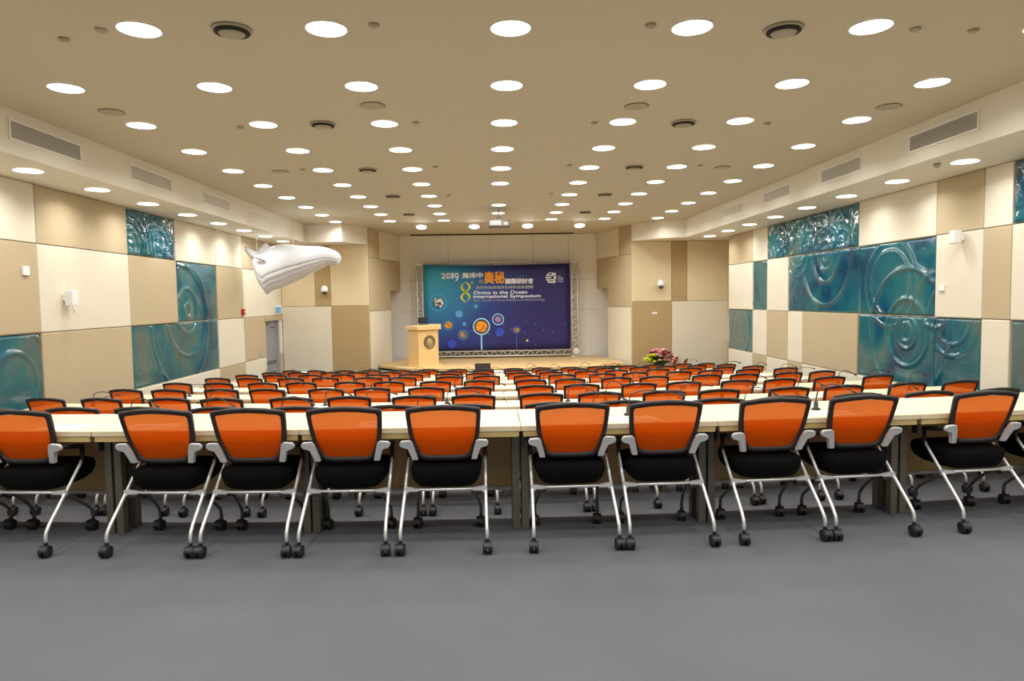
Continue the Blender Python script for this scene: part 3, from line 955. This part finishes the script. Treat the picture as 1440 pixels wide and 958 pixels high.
    def ribbon(fn, n, w0, w1):
        pts = [fn(i/n) for i in range(n+1)]
        vs = []
        for i, (u, v) in enumerate(pts):
            w = w0+(w1-w0)*abs(math.sin(PI*i/n))
            a = L(*Z(u-w, v+w*.3)); b = L(*Z(u+w, v-w*.3))
            vs.append((m.bm.verts.new((a[0], yy-.001, a[1])), m.bm.verts.new((b[0], yy-.001, b[1]))))
        for a, b in zip(vs, vs[1:]):
            f = m.bm.faces.new((a[0], a[1], b[1], b[0])); f.material_index = m.mi
    ribbon(lambda t: (405+34*math.sin(2*PI*t+PI*.0), 225+190*t) if False else (405-36*math.sin(2*PI*t), 228+180*t), 24, 4, 12)
    m.mi = 1
    ribbon(lambda t: (405+36*math.sin(2*PI*t), 228+180*t), 24, 4, 11)
    m.build('printed_figure', ['p_green', 'p_yellow'], r)
    # bubbles: (u, v, radius, ring colour, fill, ring width)
    def disc(u, v, rad, y, mt, n=28, name='printed_bubble', r0=0.0):
        c = L(*Z(u, v)); e = L(*Z(u+rad, v)); R_ = abs(e[0]-c[0]); r_in = R_*r0
        mm = MB()
        if r0 == 0:
            mm.bm.faces.new([mm.bm.verts.new((c[0]+R_*math.cos(2*PI*k/n), y, c[1]+R_*math.sin(2*PI*k/n))) for k in range(n)])
        else:
            A = [mm.bm.verts.new((c[0]+R_*math.cos(2*PI*k/n), y, c[1]+R_*math.sin(2*PI*k/n))) for k in range(n)]
            B = [mm.bm.verts.new((c[0]+r_in*math.cos(2*PI*k/n), y, c[1]+r_in*math.sin(2*PI*k/n))) for k in range(n)]
            for k in range(n): mm.bm.faces.new((A[k], A[(k+1) % n], B[(k+1) % n], B[k]))
        return mm, mt
    def stem(u, v0, v1, w, mt):
        a = L(*Z(u-w/2, v0)); b = L(*Z(u+w/2, v1)); mm = MB(); mm.box(a[0], yy, b[1], b[0], yy+.002, a[1]); mm.build('printed_stem', mt, r)
    for (u, v, rad, ring, fill, wid) in ((165, 412, 76, 'p_halo', 'p_speck', .90), (253, 610, 44, 'p_cyan', 'p_gold', .84), (384, 695, 45, 'p_cyan', 'p_fish', .86),
                                         (545, 622, 77, 'p_ring', 'p_gold', .82), (691, 559, 52, 'p_ring', 'p_pink', .82), (854, 652, 40, 'p_blue', 'p_fish', .80)):
        a, _ = disc(u, v, rad, yy-.001, ring, r0=wid); a.build('printed_bubble', ring, r)
        a, _ = disc(u, v, rad*wid*(.66 if fill in ('p_speck', 'p_pink') else .8), yy, fill); a.build('printed_bubble', fill, r)
    a, _ = disc(545, 622, 84, yy+.001, 'p_halo'); a.build('printed_bubble', 'p_dark', r)
    for (u, v, rad, mt) in ((348, 512, 32, 'p_halo'), (496, 444, 16, 'p_halo'), (394, 600, 16, 'p_halo'), (706, 672, 38, 'p_blue'), (285, 775, 36, 'p_blue')):
        a, _ = disc(u, v, rad, yy+.002, mt); a.build('printed_bubble', mt, r)
    a, _ = disc(948, 745, 10, yy, 'p_yellow'); a.build('printed_bubble', 'p_yellow', r)
    for u, v in ((940, 580), (1022, 594), (1090, 654), (1172, 668), (1280, 607), (926, 676), (1024, 782), (800, 645), (420, 618), (612, 688), (388, 770), (690, 700), (735, 605)):
        a, _ = disc(u, v, 5, yy, 'p_dot', 10); a.build('printed_bubble', 'p_dot', r)
    stem(173, 488, 828, 6, 'p_cyan'); stem(546, 698, 828, 16, 'p_ring'); stem(854, 694, 828, 4, 'p_halo')
    a = L(*Z(428, 672)); b = L(*Z(476, 655)); mm = MB(); mm.tube([(a[0], yy, a[1]), (b[0], yy, b[1])], .006, 6); mm.build('printed_stem', 'p_cyan', r)
    # round emblem top right
    a, _ = disc(1158, 190, 46, yy, 'p_white', r0=.86); a.build('printed_emblem', 'p_white', r)
    mm = MB()
    for (u0, v0, u1, v1) in ((1125, 165, 1180, 176), (1120, 185, 1160, 196), (1125, 205, 1190, 216), (1130, 225, 1198, 238), (1165, 150, 1200, 170), (1180, 178, 1196, 200)):
        p = L(*Z(u0, v0)); q = L(*Z(u1, v1)); mm.box(p[0], yy-.001, q[1], q[0], yy+.001, p[1])
    mm.build('printed_emblem', 'p_white', r)
    # aluminium truss around it: chords plus zigzag webs
    t = empty('banner_truss', (cx, BY+.12, SZ))
    def lt(px): return bx(px)-cx
    zt_, zb_ = zt-SZ, zb-SZ
    def column(x0, x1, z1, nm):
        mm = MB()
        for x in (x0+.03, x1-.03):
            for y in (-.08, .08): mm.tube([(x, y, .0), (x, y, z1)], .022, 8)
        k = 0; z = .05
        while z < z1-.15:
            a_, b_ = (x0+.03, x1-.03) if k % 2 == 0 else (x1-.03, x0+.03)
            mm.tube([(a_, -.08, z), (b_, -.08, z+.13)], .01, 6); mm.tube([(a_, .08, z), (b_, .08, z+.13)], .01, 6)
            z += .13; k += 1
        mm.box(x0, -.1, z1-.05, x1, .1, z1); mm.box(x0, -.1, 0, x1, .1, .05)
        mm.build(nm, 'alu', t)
    column(lt(585.5), lt(596), zt_+.04, 'truss_post'); column(lt(803), lt(814), zt_+.06, 'truss_post')
    mm = MB(); zb2, zt2 = .04, zb_-.01
    for z in (zb2+.025, zt2-.025):
        for y in (-.08, .08): mm.tube([(lt(597), y, z), (lt(803), y, z)], .022, 8)
    x = lt(597); k = 0
    while x < lt(803)-.2:
        za, zb3 = (zb2+.03, zt2-.03) if k % 2 == 0 else (zt2-.03, zb2+.03)
        mm.tube([(x, -.08, za), (x+.14, -.08, zb3)], .01, 6); x += .14; k += 1
    mm.build('bottom_truss', 'alu', t)
    mm = MB(); mm.tube([(lt(597), 0, zt_+.03), (lt(803), 0, zt_+.05)], .025, 8); mm.build('top_rail', 'alu', t)
    mm = MB(); mm.lathe([(.06, -.02), (.10, -.02), (.11, 0), (.10, .02), (.06, .02)], (lt(810), -.15, .17), 20, 'y'); mm.build('corner_node', 'alu', t)
    mm = MB()
    for i in range(14):
        x = lt(597)+(lt(803)-lt(597))*i/13
        mm.tube([(x, -.10, zt_-.02), (x, -.02, zt_+.05)], .006, 5)
    mm.build('lacing', 'black', t)
    tag(r, 'dark blue printed symposium banner with white and orange lettering behind the stage', 'banner')
    tag(t, 'aluminium truss frame holding the blue banner on the stage', 'truss')
backdrop()

# ceiling slot for the roll-down screen
m = MB(); m.box(at(578, 331, Z=CEIL).x, YE-.5, CEIL-.03, at(803, 330, Z=CEIL).x, YE-.38, CEIL-.001)
tag(m.build('screen_slot', 'darkslot'), 'long dark projection screen slot in the ceiling over the banner', 'screen housing')

# ------------------------------------------------------------------ lectern
def lectern():
    B = at(589, 514.5, Z=SZ)
    B = Vector((B.x, 18.55, SZ))
    B.x = at(589, 500, Y=18.55).x
    r = empty('lectern', B, math.radians(40))
    # local: x along the right facet, y along the left facet (away)
    w, d, h = .66, .50, 1.0
    m = MB(); m.box(0, 0, .0, w, d, h, .006, 1); m.build('body', 'lecternwood', r)
    m = MB(); m.box(-.04, -.04, 0, w+.10, d+.04, .035, .004, 1); m.build('plinth', 'lecternwood', r)
    m = MB(); m.box(-.06, -.06, h, w+.06, d+.06, h+.11, .008, 1)
    for v in m.bm.verts:
        if v.co.z > h+.05: v.co.z += (w-v.co.x)*0-.02*v.co.y+.05*v.co.x
    m.build('reading_top', 'lecternwood', r)
    e = MB(); e.lathe([(.195, 0), (.19, -.012), (.155, -.016), (.150, -.01), (.02, -.01)], (.36, 0, .66), 28, 'y')
    em = e.build('emblem', 'bronze', r)
    e = MB(); e.lathe([(.10, -.012), (.09, -.02), (.02, -.02)], (.36, 0, .66), 20, 'y')
    e.prism([(.30, .66), (.36, .73), (.41, .78), (.40, .72), (.44, .70), (.38, .66), (.36, .62)], 'y', -.026, -.012)
    e.build('emblem_figure', 'bronze2', em)
    tag(r, 'light wooden lectern with round bronze emblem at left of stage', 'lectern')
    m = MB(); m.box(-.14, -.10, 0, .14, .10, .012, .003, 1)
    m.mi = 0; m.box(-.14, .09, .0, .14, .105, .17, .003, 1)
    o = m.build('laptop', 'black', None, r.matrix_basis @ Vector((.42, .33, h+.165)), .5)
    tag(o, 'small black laptop on top of the lectern', 'laptop')
lectern()

# ------------------------------------------------------------------ whale sculpture
def whale():
    Y0 = 15.6
    def q(u, v): # crop 170 px wide -> 1440
        p = at(330+u/8.47, 320+v/8.47, Y=Y0); return p.x, p.z
    top = [(232, 375), (250, 345), (290, 318), (350, 285), (420, 242), (520, 205), (620, 196), (760, 212), (880, 222), (1000, 222), (1100, 240), (1180, 268), (1235, 300), (1262, 350)]
    bot = [(232, 420), (256, 540), (312, 690), (392, 800), (450, 748), (560, 716), (700, 652), (820, 596), (930, 540), (1040, 484), (1110, 450), (1170, 448), (1232, 444), (1256, 400)]
    r = empty('whale_sculpture', (-4.6, Y0, 2.3))
    m = MB(); bm = m.bm
    N = 128; ring = []
    st = []
    for (a, b) in zip(top, bot):
        A = Vector(q(*a)); B = Vector(q(*b)); st.append((A, B))
    # refine stations
    fine = []
    for i in range(len(st)-1):
        for k in range(4):
            t = k/4; fine.append((st[i][0].lerp(st[i+1][0], t), st[i][1].lerp(st[i+1][1], t)))
    fine.append(st[-1])
    nst = len(fine)
    rings = []
    for s, (A, B) in enumerate(fine):
        t = s/(nst-1)
        c = (A+B)/2; half = (A-B)/2; hl = half.length
        dep = .42*math.sin(PI*min(1, .12+t*.7))*(1 if t < .93 else (1-(t-.93)*8)) 
        dep = min(dep, hl*1.15+.05)
        rg = []
        for k in range(N):
            a = 2*PI*k/N
            ca, sa = math.cos(a), math.sin(a)
            g = 0
            if ca < .12:   # throat pleats on the lower half
                g = -.028*(1-abs(math.sin(a*10)))**2 * min(1, max(0, .0-ca)*3) * (1-.2*t)
            y = math.copysign(abs(sa)**.85, sa)*(dep+g)
            p2 = c+half*(ca*(1-.0)) + half.normalized()*0
            if ca < 0: p2 = p2 - half.normalized()*g*.6
            rg.append(bm.verts.new((p2.x+4.6, y, p2.y-2.3)))
        rings.append(rg)
    for a, b in zip(rings, rings[1:]):
        for k in range(N):
            f = bm.faces.new((a[k], a[(k+1) % N], b[(k+1) % N], b[k])); f.smooth = True
    bm.faces.new(rings[0]); bm.faces.new(rings[-1][::-1])
    m.build('body', 'whale', r)
    def fin(pts, y, th, nm, lean=0):
        mm = MB(); P = [q(*p) for p in pts]
        mm.prism([(x+4.6, z-2.3) for x, z in P], 'y', y-th, y+th)
        bmesh.ops.bevel(mm.bm, geom=[e for e in mm.bm.edges if abs(e.verts[0].co.y-e.verts[1].co.y) < 1e-4], offset=th*.8, segments=2, affect='EDGES')
        o = mm.build(nm, 'whale', r)
        return smooth(o)
    fin([(143, 230), (185, 245), (240, 278), (290, 300), (330, 330), (380, 400), (300, 410), (240, 385), (190, 345), (150, 290)], -.12, .05, 'fluke')
    fin([(288, 300), (312, 255), (338, 212), (372, 184), (402, 200), (425, 236), (440, 290), (400, 350), (320, 350)], -.06, .05, 'fluke')
    fin([(300, 340), (380, 352), (440, 408), (400, 412), (330, 388)], -.40, .03, 'flipper')
    mm = MB()
    for (u, v) in ((265, 290), (700, 215)):
        x, z = q(u, v); zc = CEIL if x > -4.8 else SOF
        mm.tube([(x+4.6, 0, z-2.3), (x+4.6, 0, zc-2.3-.002)], .006, 6)
    mm.build('hanging_wire', 'silver', r)
    tag(r, 'large white whale sculpture hanging by wires near the left soffit', 'sculpture')
whale()

# ------------------------------------------------------------------ ceiling and wall fittings
def vents():
    spec = {('left', -4.82): [(20, 116, 176, 217), (186, 241, 237, 262), (286, 322, 274, 290), (351, 377, 297, 308)],
            ('right', 5.06): [(1279, 1373, 209, 168), (1156, 1210, 253, 228), (1075, 1111, 281, 265), (1019, 1045, 303, 290)]}
    for (side, X), lst in spec.items():
        for i, (x0, x1, y0, y1) in enumerate(lst):
            a = at(x0, 300, X=X).y; b = at(x1, 300, X=X).y; lo, hi = min(a, b), max(a, b)
            s = 1 if side == 'left' else -1
            zc = 3.335; hh = .085
            r = empty('air_vent', (X, (lo+hi)/2, zc)); w = (hi-lo)/2
            m = MB()
            m.box(-.04*s, -w, -hh, .004*s, w, hh) if s > 0 else m.box(.004*s, -w, -hh, -.04*s, w, hh)
            m.build('duct_back', 'vent', r)
            m = MB(); x_a, x_b = sorted((0, .016*s))
            m.box(x_a, -w-.02, hh, x_b, w+.02, hh+.02); m.box(x_a, -w-.02, -hh-.02, x_b, w+.02, -hh)
            m.box(x_a, -w-.02, -hh, x_b, -w, hh); m.box(x_a, w, -hh, x_b, w+.02, hh); m.build('vent_frame', 'trim', r)
            m = MB()
            for k in range(9):
                z = -hh+.01+k*(2*hh-.02)/8; m.box(x_a, -w, z-.003, x_b*.8 if s > 0 else x_b, w, z+.004)
            m.build('slats', 'ventslot', r)
            tag(r, 'grey slatted air vent in the %s bulkhead, %s from the camera' % (side, ORD[i]), 'air vent', '%s bulkhead vents' % side)
vents()

def ceiling_fittings():
    def proto(kind):
        r = empty({'d': 'air_diffuser', 's': 'ceiling_speaker', 'k': 'smoke_detector'}[kind])
        if kind == 'd':
            m = MB(); m.lathe([(.08, -.002), (.145, -.004), (.142, -.015), (.10, -.025), (.085, -.018)], n=28); m.build('outer_ring', 'greyplate', r)
            m = MB(); m.lathe([(.125, -.006), (.125, -.03), (.08, -.03)], n=24); m.build('dark_gap', 'darkslot', r)
            m = MB(); m.lathe([(.03, -.028), (.095, -.034), (.085, -.045), (.02, -.048)], n=24); m.build('cone', 'greyplate', r)
        elif kind == 's':
            m = MB(); m.lathe([(.12, -.001), (.13, -.008), (.11, -.012)], n=28); m.build('grille', 'greyplate', r)
        else:
            m = MB(); m.lathe([(.04, -.001), (.04, -.012), (.028, -.022), (.015, -.025)], n=18); m.build('housing', 'greyplate', r)
        return tree_of(r)
    spec = {'d': [(326, 41), (1102, 40), (454, 174), (961, 172), (517, 238), (892, 234), (552.5, 275.5), (850.5, 273), (575, 301), (823, 298)],
            's': [(157, 157), (524, 148), (895, 149), (1250, 149.5), (394, 241), (1016, 235)],
            'k': [(90, 54), (142, 41), (526, 34), (915, 34.5), (1287, 40), (1369, 42), (338, 178), (585, 172), (836, 172), (1079, 173), (426, 238), (612, 234), (801, 232), (985, 232), (631, 274), (775, 272)]}
    nm = {'d': ('round dark-ringed air diffuser in the main ceiling', 'air diffuser', 'round ceiling diffusers'),
          's': ('flat round speaker grille in the main ceiling', 'ceiling speaker', 'round ceiling speakers'),
          'k': ('small round detector on the main ceiling', 'smoke detector', 'small ceiling detectors')}
    for k, pts in spec.items():
        t = proto(k); used = False
        ps = []
        for a in pts: ps.append(at(*a, Z=CEIL))
        order = sorted(range(len(ps)), key=lambda i: (round(ps[i].y), ps[i].x))
        rowsd = {}
        for i in order: rowsd.setdefault(round(ps[i].y), []).append(i)
        for ri, (yy, ids) in enumerate(sorted(rowsd.items())):
            for ci, i in enumerate(ids):
                if not used: o = t[0]; used = True
                else: o = copy_tree(None, None, t)
                p = ps[i]
                if p.x < -4.65: p.x = -4.6
                o.location = (p.x, p.y, CEIL)
                tag(o, '%s, row %s from camera, %s from left' % (nm[k][0], NUM[ri], ORD[ci]), nm[k][1], nm[k][2])
ceiling_fittings()

def projector():
    Y = 15.25
    p = at(701.5, 314.5, Y=Y)
    r = empty('ceiling_projector', (p.x, Y, p.z))
    m = MB(); m.box(-.24, -.18, -.08, .24, .18, .08, .02, 3); m.build('body', 'projgrey', r)
    m = MB(); m.lathe([(.055, 0), (.055, .06), (.045, .065)], (.12, .17, 0), 18, 'y'); m.build('projection_lens', 'black', r)
    m = MB(); m.box(-.2, -.186, -.05, .05, -.178, .05); m.box(.10, -.186, -.05, .2, -.178, .02); m.build('rear_grille', 'ventslot', r)
    m = MB(); h = CEIL-p.z
    m.tube([(0, 0, .08), (0, 0, h-.02)], .016, 8)
    for a, b in ((-.09, -.07), (.09, -.07), (-.09, .07), (.09, .07)): m.tube([(0, 0, .19), (a, b, .08)], .008, 6)
    m.lathe([(.07, h-.025), (.07, h-.001)], (0, 0, 0), 16); m.build('ceiling_mount', 'silver', r)
    tag(r, 'white projector hanging on a ceiling pole in the middle of the hall', 'projector')
projector()

def wall_bits():
    # left wall
    def onL(x, y): return at(x, y, X=XL+.035)
    def onR(x, y): return at(x, y, X=XR-.035)
    p = onL(90, 419); r = empty('wall_speaker', p)
    m = MB(); m.box(0.05, -.07, -.11, .15, .07, .10, .012, 2); m.build('speaker_box', 'white', r)
    m = MB(); m.box(0, -.03, -.04, .06, .03, .04); m.build('bracket', 'trim', r)
    m = MB(); m.tube([(.1, .02, -.13), (.08, .08, -.2), (.02, .1, -.12), (.0, .1, -.1)], .006, 6); m.build('cable', 'trim', r)
    tag(r, 'small white speaker on the cream panel of the left wall', 'speaker')
    p = onL(35, 381); m = MB(); m.box(0, -.055, -.055, .025, .055, .055, .004); tag(m.build('switch_plate', 'white', None, p), 'square white plate on the left wall near the photo edge', 'wall plate')
    p = onL(340.5, 439); m = MB(); m.box(0, -.06, -.07, .06, .06, .07, .008)
    o = m.build('fire_alarm', 'red', None, p); m = MB(); m.lathe([(.03, 0), (.02, .02)], (.06, 0, 0), 12, 'x'); m.build('call_button', 'white', o)
    tag(o, 'red fire alarm box on left wall before the grey door', 'fire alarm')
    p = onL(366, 497); m = MB(); m.box(0, -.035, -.08, .012, .035, .08, .003); m.box(.012, -.015, .02, .02, .015, .05); m.box(.012, -.015, -.05, .02, .015, -.02)
    tag(m.build('light_switch', 'vent', None, p), 'grey double light switch beside the grey door', 'light switch')
    p = onL(387, 435); r = empty('exit_sign', p+Vector((.10, 0, 0)))
    m = MB(); m.box(-.08, -.02, -.12, .07, .02, .09, .005, 1); m.build('sign_box', 'white', r)
    MT['signblue'] = mat('sign_blue', (60, 150, 215), .4, rgb2=(140, 205, 240), nscale=14)
    m = MB(); m.box(-.065, -.026, -.10, .065, -.018, .06); m.build('sign_face', 'signblue', r)
    m = MB(); m.box(-.12, -.012, .05, -.08, .012, .08); m.build('bracket', 'trim', r)
    tag(r, 'small blue and white sign mounted above the grey door', 'sign')
    # camera domes on the walls beside the stage
    for (x, y, side) in ((458, 408, 'left'), (928, 400, 'right')):
        p = at(x, y, Y=YF-.04); r = empty('dome_camera', p)
        m = MB(); m.box(-.03, -.08, .02, .03, .005, .09, .01); m.build('wall_arm', 'white', r)
        m = MB(); m.lathe([(.03, .12), (.07, .09), (.095, .02), (.10, -.03), (.085, -.05)], (0, -.14, 0), 20); m.build('housing', 'white', r)
        m = MB(); m.lathe([(.07, -.05), (.06, -.09), (.03, -.12), (.01, -.125)], (0, -.14, 0), 18); m.build('dome', 'screen', r)
        tag(r, 'white dome camera on the front wall %s of the stage' % side, 'security camera')
    p = at(920.5, 440.5, Y=YF-.037); m = MB(); m.box(-.07, -.012, -.03, .07, .0, .03, .003, 1)
    tag(m.build('wall_plate', 'white', None, p), 'small white plate on brown panel right of the stage', 'wall plate')
    p = onR(1354, 333); r = empty('wall_speaker', p)
    m = MB(); m.box(-.15, -.06, -.09, -.05, .06, .08, .02, 3); m.build('speaker_box', 'white', r)
    m = MB(); m.box(-.07, -.03, -.05, 0, .03, .05); m.build('bracket', 'trim', r)
    tag(r, 'small white speaker high on the right wall above a cream panel', 'speaker')
    p = onR(1325, 405); m = MB(); m.box(-.02, -.06, -.04, 0, .06, .04, .004)
    tag(m.build('switch_plate', 'white', None, p), 'small white switch plate on the right wall cream panel', 'wall plate')
    p = at(1318, 230, Z=SOF); m = MB(); m.lathe([(.04, -.001), (.04, -.03), (.02, -.05)], n=14)
    tag(m.build('soffit_sensor', 'greyplate', None, p), 'small dark sensor on the right soffit', 'sensor')
wall_bits()

# ------------------------------------------------------------------ front area: laptop, boxes, flowers, side table, two chairs
def front_things():
    z9 = ROW_Z[8]+TABLE_TOP
    x = at(679, 515, Y=16.5).x
    r = empty('laptop', (x, ROW_Y[8]+EDGE_OFF+.2, z9))
    m = MB(); m.box(-.19, -.02, 0, .19, .22, .015, .004); m.build('keyboard_half', 'black', r)
    m = MB(); m.box(-.19, -.035, .0, .19, -.02, .26, .004)
    for v in m.bm.verts: v.co.y -= v.co.z*.25
    m.build('screen_lid', 'screen', r)
    tag(r, 'dark laptop with its lid towards the camera on the last table row', 'laptop')
    for (px_, dx, dy, dz, nm, lb) in ((703, .19, .10, .05, 'document_box', 'white document box beside the dark laptop on the last table row'),
                                      (417, .18, .1, .07, 'document_box', 'white box on the last table row at far left near the door')):
        x = at(px_, 520, Y=16.6).x
        yy, rz = on_table(8, x, .62)
        m = MB(); m.box(-dx, -dy, 0, dx, dy, dz, .006); o = m.build(nm, 'paper', None, (x, yy, z9), rz)
        m = MB(); m.box(-dx*.9, -dy-.002, dz*.35, dx*.9, -dy, dz*.5); m.build('printed_stripe', 'blue', o)
        tag(o, lb, 'box')
    # flower table
    tx, ty = at(930, 512, Y=17.36).x, 17.36
    t = empty('side_table', (tx, ty, ROW_Z[8]))
    m = MB(); m.box(-.45, -.2, .71, .42, .2, .745, .003, 1); m.build('tabletop', 'maple', t)
    for a in (-.40, .37):
        for b in (-.16, .16):
            m = MB(); m.box(a-.025, b-.025, 0, a+.025, b+.025, .71); m.build('leg', 'legmetal', t)
    m = MB(); m.box(-.4, .12, .25, .37, .14, .71); m.build('modesty_panel', 'panelwood', t)
    tag(t, 'maple side table in the right front corner under the flowers', 'table')
    f = empty('flower_arrangement', (tx-.05, ty, ROW_Z[8]+.745))
    m = MB(); m.lathe([(.06, 0), (.10, .02), (.13, .08), (.12, .09)], n=18); m.build('bowl', 'black', f); f.scale = (1.22, 1.1, 1.12)
    MT['leafg'] = mat('leaf_green', (40, 84, 36), .6, rgb2=(80, 120, 50), nscale=20)
    MT['fpink'] = mat('petal_pink', (240, 176, 184), .6, rgb2=(225, 130, 150), nscale=30)
    MT['fyel'] = mat('petal_yellow', (240, 232, 80), .6, rgb2=(205, 215, 70), nscale=30)
    MT['fwhite'] = mat('petal_white', (238, 232, 226), .6)
    MT['fred'] = mat('petal_red', (150, 50, 46), .6)
    rnd = random.Random(3)
    m = MB()
    for i in range(150):
        a = rnd.uniform(0, 2*PI); el = rnd.uniform(.05, 1.3); L = rnd.uniform(.16, .34)
        d = Vector((math.cos(a)*math.cos(el)*1.15, math.sin(a)*math.cos(el)*.7, math.sin(el)*.9))
        b0 = Vector((0, 0, .07)); e = b0+d*L; s = d.cross(Vector((0, 0, 1))).normalized()*.022
        mid_ = b0+d*L*.6+Vector((0, 0, .02))
        v = [m.bm.verts.new(p) for p in (b0+d*.05, mid_+s, e, mid_-s)]
        m.bm.faces.new(v)
    m.build('foliage', 'leafg', f)
    def blossom(c, rr, mt):
        mm = MB()
        for ring_, (n_, tilt, rad) in enumerate(((6, .25, 1.0), (5, .8, .75), (3, 1.2, .5))):
            for k in range(n_):
                a = 2*PI*k/n_+ring_*.5
                d = Vector((math.cos(a)*math.cos(tilt), math.sin(a)*math.cos(tilt), math.sin(tilt)))
                s = Vector((-math.sin(a), math.cos(a), 0))
                v = [mm.bm.verts.new(Vector(c)+p*rr*rad) for p in (Vector((0, 0, 0)), d*.6+s*.42, d*1.0+s*.2, d*1.0-s*.2, d*.6-s*.42)]
                mm.bm.faces.new(v)
        mm.lathe([(.01*rr/.06, 0), (.02*rr/.06, .02*rr/.06), (.008*rr/.06, .035*rr/.06)], c, 8)
        mm.build('blossom', mt, f)
    for i in range(46):
        a = rnd.uniform(0, 2*PI); el = rnd.uniform(.1, 1.45)
        d = Vector((math.cos(a)*math.cos(el)*1.1, math.sin(a)*math.cos(el)*.7, math.sin(el)*.95))
        p = Vector((0, 0, .08))+d*rnd.uniform(.24, .34)
        if p.x < -.08 and p.z < .30: mt = 'fyel'
        elif p.z > .32: mt = rnd.choice(('fwhite', 'fpink', 'fpink'))
        else: mt = rnd.choice(('fpink', 'fpink', 'fred', 'fwhite'))
        blossom(p, rnd.uniform(.065, .095), mt)
    tag(f, 'pink and yellow flower arrangement on the side table by the front wall', 'flower arrangement')
    for px_, y, lb in ((949.5, 18.43, 'orange chair turned sideways in the front corner, left one nearest the flowers'),
                       (963.5, 17.80, 'orange chair turned sideways in the front corner, right one of two')):
        x = at(px_, 508, Y=y).x
        place_chair(x+.16, y, ROW_Z[8], PI/2-.42, lb, 'sideways chairs in the front corner')
front_things()
